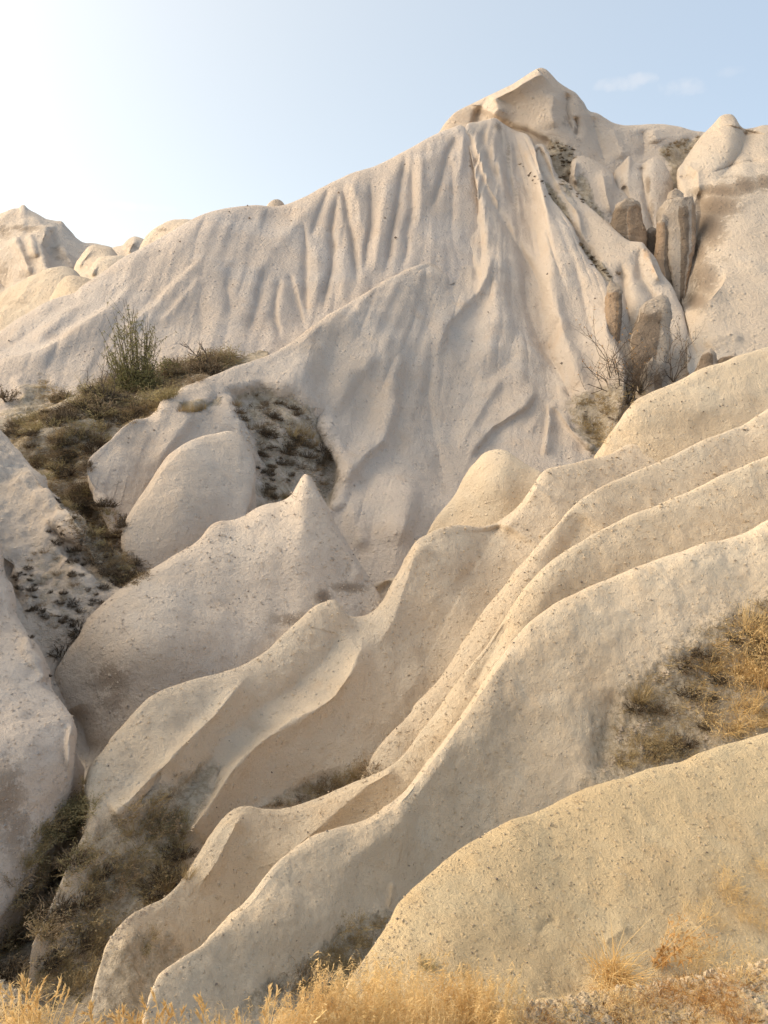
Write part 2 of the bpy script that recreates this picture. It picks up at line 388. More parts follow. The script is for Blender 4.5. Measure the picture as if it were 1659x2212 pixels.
if HILLS:
    # the western valley side: its shade lies over most of the view, the sun passes over its low shoulder
    hill('hill', 'western valley side that shades the ridges', -118, 100, 72, 54, 62, math.radians(8), 3)

# ------------------------------------------------------------------ far left hills
layer('hill', [(-160, 520, 128), (-60, 480, 128), (0, 461, 128), (27, 450, 128), (41, 448, 128), (46, 443, 128), (53, 442, 128), (59, 448, 128), (80, 461, 128), (103, 474, 128), (120, 477, 128), (133, 477, 127), (143, 488, 127), (160, 508, 127), (177, 521, 128), (213, 527, 130), (242, 536, 132), (270, 560, 132), (300, 600, 132)],
      [(-160, 900, 98), (0, 820, 98), (150, 760, 98), (260, 720, 104), (320, 700, 110)],
      'far hill with a small pointed tip at left edge of the skyline', .3, 2.2, 2.6, back=(.3, .3),
      relief=[([(130, 478), (100, 500), (88, 535), (100, 580), (150, 620), (170, 640)], 5, 8, 30), ([(30, 505), (45, 540), (60, 575), (72, 600)], 2.2, 7, 22), ([(60, 510), (70, 520), (80, 560)], 2, 6, 14),
              ([(-20, 560), (0, 600), (20, 640)], -4, 12, 30), ([(130, 530), (150, 560), (165, 590)], 2, 5, 12)],
      stain=[(55, 495, 50, 10, .8), (10, 500, 22, 20, .7), (120, 540, 30, 10, .4), (10, 590, 25, 30, .5), (130, 560, 20, 12, .5)], rough=.5, rough_s=6)
layer('ridge', [(225, 610, 118), (235, 560, 116), (243, 534, 115), (267, 528, 115), (277, 518, 115), (288, 512, 115), (300, 513, 115), (311, 517, 115), (330, 530, 115), (350, 560, 116)],
      [(215, 660, 100), (360, 640, 100)], 'small far lobed ridge under the lowest dip of the skyline', .35, 2., 2.4, relief=[([(300, 515), (285, 530), (275, 550)], 1.5, 5, 12)], stain=[(290, 530, 25, 9, .6)], rough=.4, rough_s=5)
layer('ridge', [(290, 560, 104), (310, 520, 102), (318, 508, 102), (327, 500, 101), (350, 485, 100), (380, 478, 100), (407, 477, 100), (440, 485, 100), (480, 520, 100)],
      [(290, 620, 85), (480, 600, 85)], 'rounded far ridge emerging behind the skyline of the big slope', .4, 2., 2.4, stain=[(355, 497, 20, 6, .7)], rough=.4, rough_s=5)
layer('ridge', [(155, 610, 96), (163, 572, 94), (175, 552, 93), (197, 531, 92), (217, 530, 92), (240, 534, 92), (262, 560, 93), (290, 600, 95)],
      [(150, 690, 78), (300, 680, 78)], 'pale dome shaped ridge below the dip of the skyline', .45, 1.9, 2.4, relief=[([(200, 533), (180, 560), (172, 585)], 1.5, 5, 14)], stain=[(215, 540, 25, 7, .5)], rough=.3, rough_s=5)
layer('ridge', [(165, 625, 84), (172, 592, 83), (195, 580, 82), (207, 568, 82), (220, 558, 81), (235, 555, 80), (262, 553, 80), (300, 560, 80), (330, 590, 82)],
      [(160, 720, 66), (320, 700, 66)], 'pale lobed ridge stepping down beside the big slope', .45, 1.8, 2.4, relief=[([(215, 562), (205, 585), (200, 600)], 2, 5, 16)], rough=.3, rough_s=4)
layer('ridge', [(-120, 720, 76), (-60, 670, 75), (0, 635, 74), (8, 630, 74), (30, 619, 73), (67, 598, 73), (95, 584, 72), (120, 577, 72), (142, 576, 72), (160, 583, 72), (175, 600, 73), (200, 640, 74)],
      [(-120, 860, 58), (60, 800, 58), (210, 730, 60)], 'broad tan ridge at the left edge under the far hill', .55, 1.7, 2.4, stain=[(40, 655, 35, 10, .5)], rough=.3, rough_s=4)
layer('ridge', [(105, 668, 64), (113, 645, 63.5), (120, 625, 63), (128, 610, 63), (143, 596, 62.5), (156, 594, 62), (172, 597, 62), (195, 603, 62), (225, 620, 62)],
      [(100, 720, 52), (230, 700, 52)], 'small rounded tan ridge tucked against the big slope', .55, 1.6, 2.4, rough=.2, rough_s=3)

# ------------------------------------------------------------------ big slope and peak
layer('slope', [(-110, 775, 40), (-50, 748, 41), (0, 715, 42), (33, 691, 43), (67, 671, 43.5), (90, 656, 44), (113, 646, 44.5), (140, 638, 45), (163, 631, 45.5), (172, 622, 46), (187, 611, 46), (217, 591, 47), (267, 556, 48.5), (300, 538, 49.5), (367, 501, 52), (407, 478, 53), (427, 468, 54), (460, 456, 55), (517, 446, 56.5), (553, 443, 57.5), (596, 446, 58.5), (620, 441, 59), (653, 427, 60), (686, 410, 61), (726, 390, 62), (760, 374, 63), (786, 366, 63.5), (805, 361, 64), (820, 354, 64.5), (886, 320, 66), (946, 287, 68), (970, 278, 68.4), (995, 270, 68.7), (1015, 284, 68.8), (1036, 330, 68), (1056, 400, 66.4)],
      [(-110, 930, 31), (100, 940, 31.5), (300, 950, 32.5), (480, 880, 35), (640, 800, 40), (800, 700, 46), (960, 620, 52), (1120, 560, 58)],
      'broad fluted slope rising from the left towards the peak', .12, 1.0, 2.5, rs=.46, fan=(900, -500, 17., .15), round_w=.3, back=(.3, .4),
      relief=[([(-40, 775), (10, 770), (50, 766), (90, 755), (133, 731), (167, 705), (193, 691), (230, 668), (270, 630), (310, 595), (345, 568)], 1.7, 7, 34, 1.2, (.02, .5)),
              ([(265, 718), (283, 701), (310, 675), (337, 658), (367, 625), (400, 595), (440, 555), (470, 500)], 1.3, 6, 26, 1.2, (.1, .6)),
              ([(60, 740), (110, 705), (150, 670), (190, 650)], .8, 14, 14, 1.4), ([(0, 760), (60, 720), (105, 690)], -.5, 12, 12),
              ([(340, 700), (370, 670), (400, 640), (440, 590)], .6, 6, 18), ([(30, 810), (45, 840), (60, 870)], .7, 14, 14),
              ([(653, 470), (658, 500), (661, 533), (661, 580), (660, 640), (668, 700)], -1.2, 5, 9), ([(733, 405), (720, 467), (715, 500), (720, 533), (716, 583), (703, 633), (696, 690)], -1.7, 6, 9),
              ([(738, 395), (750, 467), (761, 517), (766, 567), (773, 625)], -1.5, 8, 6), ([(800, 385), (801, 443), (800, 490), (791, 533), (786, 600)], -1.5, 9, 6),
              ([(882, 328), (866, 383), (858, 443), (846, 500), (836, 567), (826, 610)], -1.8, 10, 7), ([(888, 350), (892, 450), (880, 500), (878, 550), (860, 590)], -1.6, 8, 10),
              ([(990, 285), (966, 333), (953, 383), (940, 427), (928, 465)], -1.7, 9, 7), ([(976, 340), (978, 430), (974, 500)], -1.0, 8, 10),
              ([(713, 400), (686, 467), (668, 525)], -1.2, 9, 7), ([(623, 580), (633, 617), (646, 667), (660, 720)], -1.1, 5, 14), ([(606, 590), (595, 650), (593, 683), (608, 740)], -1.2, 6, 10),
              ([(573, 570), (560, 633), (550, 680), (530, 730)], -.9, 14, 9), ([(500, 560), (490, 620), (500, 700)], -.7, 14, 9), ([(440, 600), (430, 660), (440, 730)], -.6, 14, 12),
              ([(750, 385), (775, 430), (780, 500)], .8, 12, 10), ([(838, 360), (830, 430), (818, 520), (800, 610)], 1.0, 12, 10), ([(915, 320), (910, 400), (905, 500)], .9, 13, 13),
              ([(1003, 275), (1000, 330), (990, 390)], .8, 8, 8), ([(690, 420), (640, 480), (600, 540)], .8, 16, 20), ([(640, 470), (600, 520), (560, 600)], .6, 12, 18),
              ([(680, 520), (690, 600), (680, 660)], .7, 12, 12), ([(743, 520), (742, 600), (738, 660)], .7, 12, 12), ([(560, 470), (610, 468), (650, 480)], -.8, 22, 22)],
      rill=.05, rough=.08, rough_s=3.0, soil=[([(-50, 960), (40, 830), (90, 812), (130, 860), (170, 850), (250, 830), (420, 790), (560, 760), (600, 800), (560, 960)], 40, .8)])
tag(layer('skyline_rock', [(570, 455, 61), (576, 444, 60.5), (583, 436, 60.3), (592, 431, 60.2), (602, 431, 60.2), (610, 436, 60.3), (615, 443, 60.5), (619, 455, 61)], [(572, 470, 60.0), (618, 470, 60.0)],
      'small rounded rock knob poking above the skyline', .3, 1.0, 1.6, back=(.02, .02), spw=1.7, kind=None), cat='rock')
# main lower slope; its crest is the long diagonal line in front of the fluted slope
layer('slope', [(250, 1150, 24.6), (240, 1100, 25), (227, 1078, 25.4), (203, 1058, 25.8), (190, 1031, 26.2), (185, 1011, 26.6), (190, 995, 27), (217, 965, 27.8), (240, 945, 28.4), (267, 918, 29.2), (283, 908, 29.8), (327, 900, 31), (338, 890, 31.3), (350, 869, 31.8), (383, 848, 32.8), (450, 815, 35), (500, 793, 36.4), (553, 775, 37.8), (590, 760, 39), (626, 739, 40), (686, 697, 42.6), (760, 650, 46), (826, 610, 49), (886, 580, 52), (936, 556, 54.5), (960, 527, 57), (986, 487, 60), (1008, 462, 61.5), (1026, 446, 62.5), (1030, 425, 63.5), (1024, 380, 65), (1012, 320, 67), (1004, 290, 68), (1003, 277, 68.6), (1010, 266, 69), (1030, 263, 70), (1050, 259, 71.0), (1066, 256, 72), (1080, 264, 72.6), (1096, 275, 73), (1116, 284, 73.2), (1140, 292, 72.6), (1152, 312, 70), (1160, 345, 66), (1175, 390, 64), (1190, 425, 62.5), (1215, 455, 61), (1235, 486, 59.5), (1249, 520, 58), (1269, 558, 56), (1288, 580, 55), (1303, 600, 54), (1314, 627, 52.5), (1310, 660, 51), (1309, 690, 50), (1316, 720, 48.5), (1330, 745, 47), (1350, 790, 45), (1345, 870, 42.5), (1330, 940, 41)],
      [(255, 1300, 22.6), (300, 1310, 22.8), (400, 1300, 23.3), (520, 1280, 24), (600, 1290, 25), (700, 1340, 26.5), (800, 1340, 27.5), (900, 1290, 29), (980, 1200, 32), (1050, 1120, 35), (1120, 1060, 37), (1165, 1035, 38), (1200, 1020, 38.5), (1230, 1015, 39), (1270, 1010, 39.6), (1290, 1008, 39.8), (1310, 1005, 40)],
      'steep fan shaped slope below the peak with many rounded spurs', .22, .85, 2.5, rs=.42, fan=(1085, 160, 8.5, .22), anchors=[((350, 869), (400, 1300)), ((626, 739), (600, 1290)), ((886, 580), (900, 1290)), ((1030, 425), (1120, 1060)), ((1003, 277), (1165, 1035)), ((1152, 310), (1230, 1015)), ((1249, 520), (1270, 1010)), ((1310, 660), (1290, 1008))], round_w=.3, back=(.1, .3),
      relief=[([(930, 550), (920, 590), (918, 633), (928, 683), (930, 737), (926, 787), (923, 853), (930, 903), (936, 953), (953, 1020), (970, 1090)], -1.1, 16, 20, 1.3, (.12, .2)),
              ([(1005, 280), (1016, 310), (1023, 333), (1043, 383), (1066, 433), (1086, 473), (1108, 512), (1123, 540), (1150, 583), (1169, 627), (1183, 670)], -1.9, 9, 10, 1.1, (.05, .3)),
              ([(1075, 270), (1083, 310), (1092, 350), (1100, 400), (1118, 460)], -1.5, 7, 8), ([(1040, 270), (1046, 310), (1060, 360), (1075, 400)], -1.3, 7, 7), ([(1110, 300), (1118, 350), (1135, 410), (1160, 450)], -1.4, 8, 8),
              ([(1028, 300), (1036, 340), (1055, 400), (1085, 455)], 1.1, 7, 8), ([(1060, 280), (1068, 330), (1085, 380), (1110, 440)], 1.0, 7, 8),
              ([(1003, 520), (1020, 567), (1033, 600), (1035, 615)], -1.1, 8, 9), ([(1035, 465), (1040, 533), (1038, 590)], -1.1, 9, 7), ([(985, 540), (975, 600), (985, 680)], -.6, 12, 12),
              ([(1060, 540), (1052, 590), (1035, 625), (1000, 660), (965, 700), (948, 740), (940, 800)], 1.9, 12, 30, 1.2, (.15, .3)),
              ([(1085, 510), (1080, 590), (1072, 680), (1050, 760), (1020, 830)], 1.3, 22, 26), ([(1100, 560), (1105, 640), (1112, 720), (1095, 790)], -.9, 14, 14),
              ([(1125, 560), (1135, 640), (1150, 700), (1172, 750), (1186, 770), (1206, 804), (1229, 850), (1243, 890)], -1.5, 14, 10, 1.1, (.15, .15)), ([(1188, 765), (1180, 740), (1200, 700), (1212, 680)], -.9, 7, 7),
              ([(1130, 480), (1150, 530), (1175, 600), (1205, 680), (1225, 740), (1262, 830), (1282, 900)], 1.6, 18, 22, 1.2), ([(1235, 560), (1255, 620), (1270, 690), (1300, 760)], -1.0, 12, 12),
              ([(1150, 815), (1149, 854), (1133, 877), (1106, 895), (1065, 920), (1025, 965), (1000, 1010)], 1.5, 8, 28, 1.2, (.2, .25)),
              ([(1090, 800), (1060, 850), (1030, 900), (1005, 940), (985, 985)], 1.0, 12, 22), ([(1120, 760), (1080, 800), (1040, 830)], -.7, 14, 14),
              ([(1186, 868), (1187, 904), (1181, 950), (1174, 990)], 1.3, 14, 5, 1.1, (.1, .2)), ([(1186, 868), (1205, 885), (1225, 915), (1250, 945), (1285, 975)], 1.1, 16, 6, 1.1, (.1, .1)), ([(1140, 940), (1160, 905), (1183, 872)], .5, 10, 12),
              ([(870, 690), (860, 780), (850, 880), (826, 950), (784, 985), (755, 1020), (735, 1060)], 2.0, 16, 34, 1.25, (.3, .15)), ([(820, 650), (800, 740), (790, 800)], .7, 30, 30), ([(850, 700), (820, 770), (765, 805), (740, 850), (715, 900)], 1.4, 26, 34, 1.3), 
              ([(900, 640), (890, 720), (880, 810), (870, 900)], -.7, 20, 20), ([(740, 700), (720, 780), (690, 850)], -.6, 26, 26),
              ([(690, 720), (660, 780), (640, 850)], .8, 30, 30), ([(760, 1070), (765, 1120), (790, 1190)], .8, 18, 26), ([(900, 1000), (880, 1080), (860, 1180)], .8, 26, 36),
              ([(493, 846), (500, 870), (510, 891), (533, 925), (547, 958), (556, 1000), (555, 1040)], 1.2, 6, 40, 1.1, (.1, .1)), ([(470, 830), (440, 870), (417, 890), (380, 940), (350, 980), (330, 1020)], .9, 14, 20, 1.2),
              ([(385, 880), (417, 895), (460, 870), (475, 865)], -1.0, 9, 7, 1.3, (.05, .05)), ([(320, 905), (300, 940), (270, 980)], -.5, 20, 20),
              ([(700, 900), (697, 925), (712, 960), (733, 1004), (737, 1030), (724, 1062), (716, 1085), (725, 1110)], 1.3, 30, 4, 1.1, (.15, .1))],
      dents=[([(500, 850), (560, 835), (640, 862), (690, 900), (718, 960), (738, 1010), (735, 1045), (712, 1090), (600, 1130), (540, 1130), (560, 1040), (548, 960)], 1.1, 22)],
      bumps=[(860, 1130, 90, 110, 1.6), (620, 900, 40, 40, .2), (1010, 870, 40, 60, .3)],
      soil=[([(495, 850), (560, 828), (640, 850), (690, 895), (722, 960), (742, 1010), (738, 1045), (722, 1090), (720, 1120), (600, 1130), (520, 1130), (560, 1040), (548, 960), (510, 905)], 24, .62),
            ([(1215, 880), (1240, 850), (1350, 820), (1360, 900), (1310, 1000), (1270, 990)], 20, .7), ([(384, 872), (440, 868), (480, 862), (475, 880), (430, 897), (395, 892)], 10, .9)],
      stain=[(1075, 275, 12, 14, .8), (1098, 330, 6, 40, .6), (1115, 420, 10, 50, .45), (1060, 300, 10, 30, .35), (700, 1000, 20, 60, .5), (960, 1050, 10, 25, .3)],
      rill=.03, rough=.17, rough_s=3.6)
layer('ridge', [(300, 1260, 21.6), (285, 1225, 21.9), (266, 1190, 22.2), (262, 1168, 22.5), (266, 1145, 22.7), (273, 1123, 23), (290, 1090, 23.6), (313, 1056, 24.3), (333, 1026, 25), (353, 996, 25.7), (375, 974, 26.3), (417, 948, 27.4), (467, 935, 28.3), (492, 930, 28.8), (520, 940, 29), (540, 968, 28.7), (552, 1010, 28.1), (548, 1060, 27.2), (530, 1100, 26.3), (500, 1150, 25.3)],
      [(300, 1330, 20.6), (340, 1330, 20.9), (420, 1320, 21.6), (480, 1290, 22.2), (520, 1200, 23.4)],
      'smooth rounded outcrop in front of the grassy hollow', .3, .7, 2.4, round_w=.5, back=(.08, .18), spw=1.6, bumps=[(400, 1080, 80, 90, .7)], rough=.06, rough_s=1.6)

layer('peak', [(915, 320, 80), (932, 302, 79), (948, 285, 78), (955, 274, 77.6), (968, 258, 77.3), (986, 241, 77), (1002, 232, 77), (1020, 223, 76.8), (1053, 207, 76), (1086, 191, 75.4), (1106, 181, 75), (1125, 169, 74.6), (1142, 158, 74.2), (1155, 150, 74), (1163, 146, 74), (1170, 145, 74), (1178, 148, 74), (1193, 161, 74), (1206, 176, 74.3), (1226, 190, 74.7), (1246, 203, 75), (1259, 221, 75.4), (1273, 241, 76), (1289, 245, 76), (1306, 255, 76.5), (1326, 266, 77), (1346, 271, 77.5), (1376, 270, 78), (1406, 268, 78), (1449, 270, 78), (1473, 275, 78), (1490, 280, 78), (1506, 283, 78), (1525, 286, 78), (1560, 300, 78), (1620, 340, 78)],
      [(960, 420, 76), (1060, 500, 73), (1200, 560, 68), (1320, 620, 65), (1420, 640, 64), (1500, 640, 65), (1600, 620, 66)],
      'highest peak and the saddle running right from it', .25, 1.4, 2.3, rs=.6, round_w=.35, back=(.2, .3),
      relief=[([(1161, 146), (1140, 165), (1118, 186), (1090, 200), (1070, 208), (1071, 222), (1076, 236), (1068, 246), (1060, 260)], 3.6, 26, 60, 1.3, (.01, .1)),
              ([(1056, 206), (1040, 225), (1028, 250), (1025, 270)], -1.6, 16, 6, 1.2, (.05, .01)),
              ([(1080, 262), (1106, 276), (1139, 284), (1160, 296), (1180, 310), (1195, 330)], -1.5, 6, 16, 1.4, (.1, .25)),
              ([(1225, 195), (1222, 235), (1228, 265), (1240, 295)], -1.6, 12, 8), ([(1240, 250), (1247, 275), (1242, 300)], -1.4, 10, 4), ([(1200, 200), (1190, 240), (1200, 280)], .8, 16, 16),
              ([(1275, 245), (1285, 280), (1300, 330), (1310, 360)], -1.6, 16, 14), ([(1320, 275), (1340, 320), (1345, 350)], 1.2, 20, 20), ([(1385, 280), (1392, 320), (1385, 350)], -1.3, 16, 14), ([(1410, 280), (1420, 310)], 1.0, 16, 16)],
      soil=[([(1180, 300), (1205, 296), (1240, 320), (1246, 350), (1236, 380), (1250, 420), (1290, 440), (1320, 480), (1300, 500), (1230, 430), (1190, 380)], 14, .9),
            ([(1420, 325), (1445, 308), (1480, 300), (1512, 292), (1515, 302), (1500, 320), (1475, 350), (1465, 380), (1465, 420), (1450, 410), (1440, 350)], 12, .95)],
      stain=[(1220, 262, 12, 20, .5), (1243, 280, 6, 22, .7), (1245, 300, 14, 12, .4)], rough=.14, rough_s=4)
layer('ridge', [(1228, 470, 68), (1228, 420, 69), (1231, 370, 70), (1234, 350, 70.5), (1243, 338, 70.8), (1258, 336, 71), (1275, 341, 71), (1306, 360, 70.5), (1323, 377, 70), (1328, 396, 69.5), (1338, 410, 69), (1353, 420, 68.5), (1362, 437, 68), (1372, 470, 67), (1380, 520, 66)],
      [(1240, 500, 63), (1290, 560, 62), (1370, 600, 61)], 'pale rounded spur below the saddle left of the rock pillars', .25, 1.1, 2.3, back=(.03, .08),
      relief=[([(1245, 345), (1240, 380), (1246, 400)], 1.2, 5, 6), ([(1300, 365), (1310, 420), (1325, 470)], .9, 14, 14)], soil=[([(1240, 380), (1262, 370), (1290, 440), (1320, 480), (1300, 500), (1240, 430)], 12, .75)], stain=[(1250, 380, 5, 18, .5), (1340, 425, 8, 10, .6)], rough=.1, rough_s=3)
layer('ridge', [(1320, 420, 72), (1324, 385, 72), (1331, 368, 72), (1341, 358, 72), (1350, 345, 72), (1359, 337, 72.3), (1369, 348, 72), (1380, 352, 71.5), (1390, 352, 71.5), (1400, 345, 71.5), (1415, 340, 71.5), (1433, 350, 71), (1443, 365, 70.6), (1450, 382, 70.2), (1455, 402, 69.6), (1450, 420, 69), (1443, 433, 68.6), (1439, 450, 68), (1428, 475, 67), (1420, 500, 66)],
      [(1330, 520, 63), (1370, 590, 61), (1420, 600, 61)], 'twin pale humps below the saddle, above the brown rocks', .25, 1.1, 2.3, rs=.6, back=(.03, .06),
      relief=[([(1386, 350), (1388, 390), (1395, 430), (1405, 470), (1412, 500)], -1.8, 8, 8, 1.1, (.05, .1)), ([(1345, 400), (1355, 430), (1362, 440)], -1.2, 6, 6)],
      stain=[(1400, 400, 7, 22, .9), (1408, 445, 8, 30, .6), (1345, 400, 10, 16, .6), (1440, 400, 8, 28, .4)], rust=[(1404, 460, 8, 30, .5)], rough=.12, rough_s=2.5)
layer('slope', [(1482, 740, 50), (1478, 700, 52), (1474, 650, 56), (1468, 560, 62), (1465, 480, 65), (1463, 410, 67), (1460, 380, 68), (1463, 363, 69), (1473, 353, 69.6), (1485, 336, 70), (1496, 319, 70.5), (1516, 293, 71), (1536, 273, 71.3), (1547, 261, 71.4), (1556, 251, 71.5), (1569, 246, 71.5), (1583, 248, 71.5), (1590, 256, 71.4), (1598, 270, 71.3), (1608, 278, 71.3), (1622, 277, 71.2), (1650, 270, 71), (1690, 275, 71), (1760, 300, 71), (1850, 330, 71)],
      [(1484, 800, 43), (1540, 900, 39), (1620, 900, 39), (1750, 860, 41), (1850, 830, 44)],
      'smooth right hand slope with a rounded knob on the skyline and dark lichen', .4, 1.3, 2.4, rs=.7, round_w=.35, back=(.12, .25),
      relief=[([(1613, 279), (1600, 330), (1570, 370), (1540, 400)], -2.6, 20, 20, 1.2, (.02, .4)), ([(1473, 353), (1490, 358), (1507, 372), (1510, 410), (1500, 440)], 1.2, 12, 10), ([(1465, 380), (1485, 378), (1507, 388)], -.5, 3, 3), ([(1530, 378), (1570, 362), (1610, 350), (1659, 342)], -.5, 3, 4),
              ([(1508, 400), (1515, 460), (1500, 540), (1490, 620), (1480, 670)], -2.2, 16, 30, 1.2, (.1, .1)), ([(1476, 677), (1506, 667), (1533, 647), (1560, 615), (1580, 570)], 2.0, 6, 40, 1.2, (.02, .5)),
              ([(1520, 750), (1540, 735), (1580, 725), (1610, 735)], .8, 6, 20)],
      stain=[(1560, 412, 60, 16, 1.1), (1610, 400, 40, 20, 1.05), (1650, 395, 24, 20, 1.), (1550, 445, 60, 34, 1.1), (1530, 490, 44, 50, 1.1), (1510, 540, 22, 44, .9), (1522, 600, 34, 50, .95), (1505, 650, 30, 26, 1.), (1545, 560, 40, 12, .5), (1575, 385, 40, 8, .5), (1545, 755, 24, 10, .6)],
      rough=.14, rough_s=4)
layer('ridge', [(1650, 300, 69.5), (1652, 268, 69.5)  , (1640, 258, 69.6), (1628, 263, 69.6), (1618, 274, 69.7), (1612, 282, 69.8)][::-1] + [(1680, 262, 69.5), (1760, 275, 69.5), (1850, 310, 69.5)],
      [(1625, 320, 69.0), (1640, 330, 68.6), (1700, 345, 68.6), (1850, 350, 68.6)], 'sunlit shoulder of rock at the right end of the skyline', .5, 1.3, 2.3, back=(.05, .08), rough=.1, rough_s=3) if False else None
layer('ridge', [(1140, 335, 69.5), (1158, 312, 71.4), (1172, 312, 71.5), (1183, 326, 70.6), (1203, 377, 67.5), (1236, 403, 65.6), (1259, 433, 64), (1293, 463, 61.8), (1329, 497, 59.8), (1345, 512, 58.9), (1359, 520, 58), (1374, 522, 57.7), (1386, 523, 57.4), (1399, 537, 57), (1416, 560, 56.2), (1433, 593, 55), (1453, 617, 54), (1466, 650, 52.6), (1476, 677, 51.4), (1482, 700, 50), (1490, 760, 47.5), (1495, 830, 45)],
      [(1160, 480, 62), (1230, 600, 57), (1300, 800, 46), (1330, 960, 41), (1400, 960, 41), (1480, 920, 42)],
      'long pale spur descending from the peak to the gully', .3, 1.0, 2.4, round_w=.35, back=(.03, .1),
      relief=[([(1183, 325), (1195, 380), (1215, 420), (1245, 455), (1255, 500), (1275, 540)], 1.1, 8, 20), ([(1123, 363), (1165, 320), (1185, 360), (1200, 400)], -1.0, 6, 6),
              ([(1386, 523), (1378, 560), (1385, 600), (1410, 640), (1430, 690)], -.9, 12, 14), ([(1340, 560), (1350, 640), (1365, 720), (1370, 780)], -1.3, 14, 14), ([(1398, 540), (1412, 575), (1430, 612)], .9, 6, 10)],
      soil=[([(1118, 345), (1150, 372), (1190, 400), (1215, 430), (1240, 480), (1215, 470), (1170, 425), (1130, 385)], 10, .9), ([(1250, 520), (1265, 530), (1320, 590), (1325, 620), (1300, 600), (1262, 560)], 12, .9), ([(1200, 375), (1240, 400), (1240, 440), (1215, 420)], 10, .6)],
      rust=[(1400, 545, 14, 24, .7), (1412, 580, 10, 20, .5)], stain=[(1210, 400, 10, 18, .5), (1260, 560, 8, 22, .7), (1335, 590, 8, 8, .5)], rough=.1, rough_s=2.6)

# ------------------------------------------------------------------ gully with shrubs and left hand side
layer('gully', [(-120, 905, 31.5), (-20, 905, 31.5), (60, 885, 32), (150, 862, 33), (250, 850, 34), (340, 832, 35), (420, 806, 37), (500, 782, 39), (580, 762, 41)],
      [(-60, 1120, 26), (100, 1200, 24.5), (180, 1290, 23), (250, 1340, 22.5), (330, 1350, 23.2), (450, 1300, 27)],
      'shrubby gully bed between the left wall and the smooth outcrops', .2, .8, 2.6, back=(.02, .05), rough=.3, rough_s=2.0, soil=[([(-200, 700), (700, 700), (700, 1500), (-200, 1500)], 5, .85)])
layer('slope', [(-160, 800, 26), (-80, 862, 25.5), (0, 925, 25), (20, 948, 24.8), (43, 975, 24.4), (67, 1005, 24), (93, 1031, 23.6), (125, 1064, 23), (160, 1105, 22.2), (200, 1145, 21.4), (250, 1195, 21), (300, 1240, 20.6), (350, 1280, 20.4)],
      [(-160, 1330, 15.6), (-60, 1450, 15), (40, 1560, 15), (110, 1640, 15.4), (190, 1560, 17.4)],
      'pale eroded slope with scattered shrubs at the left edge', .28, .55, 2.4, round_w=.25, back=(.05, .12),
      relief=[([(60, 995), (100, 1040), (133, 1086), (167, 1123), (200, 1150), (230, 1180)], .9, 6, 60, 1.2, (.1, .3)), ([(100, 1130), (150, 1180), (200, 1230), (230, 1260)], -.5, 12, 12), ([(7, 1200), (20, 1250), (40, 1300), (60, 1350)], -.5, 10, 10)],
      soil=[([(110, 1045), (150, 1080), (200, 1120), (260, 1170), (330, 1260), (220, 1290), (170, 1210), (140, 1120)], 26, .6), ([(20, 1230), (100, 1130), (240, 1240), (200, 1350), (150, 1450), (110, 1480), (60, 1370)], 60, .45)], rough=.16, rough_s=.9)
layer('ridge', [(-90, 1020, 19), (-40, 1100, 18.4), (-8, 1160, 18), (5, 1200, 17.7), (9, 1235, 17.4), (22, 1265, 17.1), (30, 1290, 16.8), (36, 1326, 16.4), (55, 1354, 16), (80, 1386, 15.6), (93, 1408, 15.3), (100, 1440, 14.9), (108, 1469, 14.6), (118, 1490, 14.3), (130, 1510, 14), (145, 1531, 13.8), (158, 1550, 13.5), (162, 1570, 13.4), (162, 1609, 13.2), (161, 1650, 13.0), (156, 1700, 12.9), (143, 1748, 12.7), (122, 1795, 12.4), (96, 1845, 12.1), (62, 1900, 11.6), (25, 1955, 11.1), (-20, 2020, 10.5), (-60, 2090, 10)],
      [(-340, 1200, 14), (-330, 1500, 12), (-300, 1750, 10.5), (-260, 2000, 9.4), (-160, 2200, 8.8)],
      'big smooth rock flank at the lower left edge', .22, .35, 2.3, round_w=.55, back=(.08, .12), spw=1.5,
      relief=[([(60, 1370), (58, 1410), (80, 1440), (100, 1470)], .22, 24, 12, 1.2, (.1, .1)), ([(28, 1180), (50, 1270), (60, 1360), (62, 1420)], .35, 16, 26), ([(160, 1550), (148, 1600), (150, 1680)], .25, 20, 6)],
      stain=[(10, 1720, 50, 100, .85), (40, 1800, 34, 70, .8), (150, 1590, 14, 40, .3), (-20, 1850, 60, 80, .4)], rough=.10, rough_s=1.2)

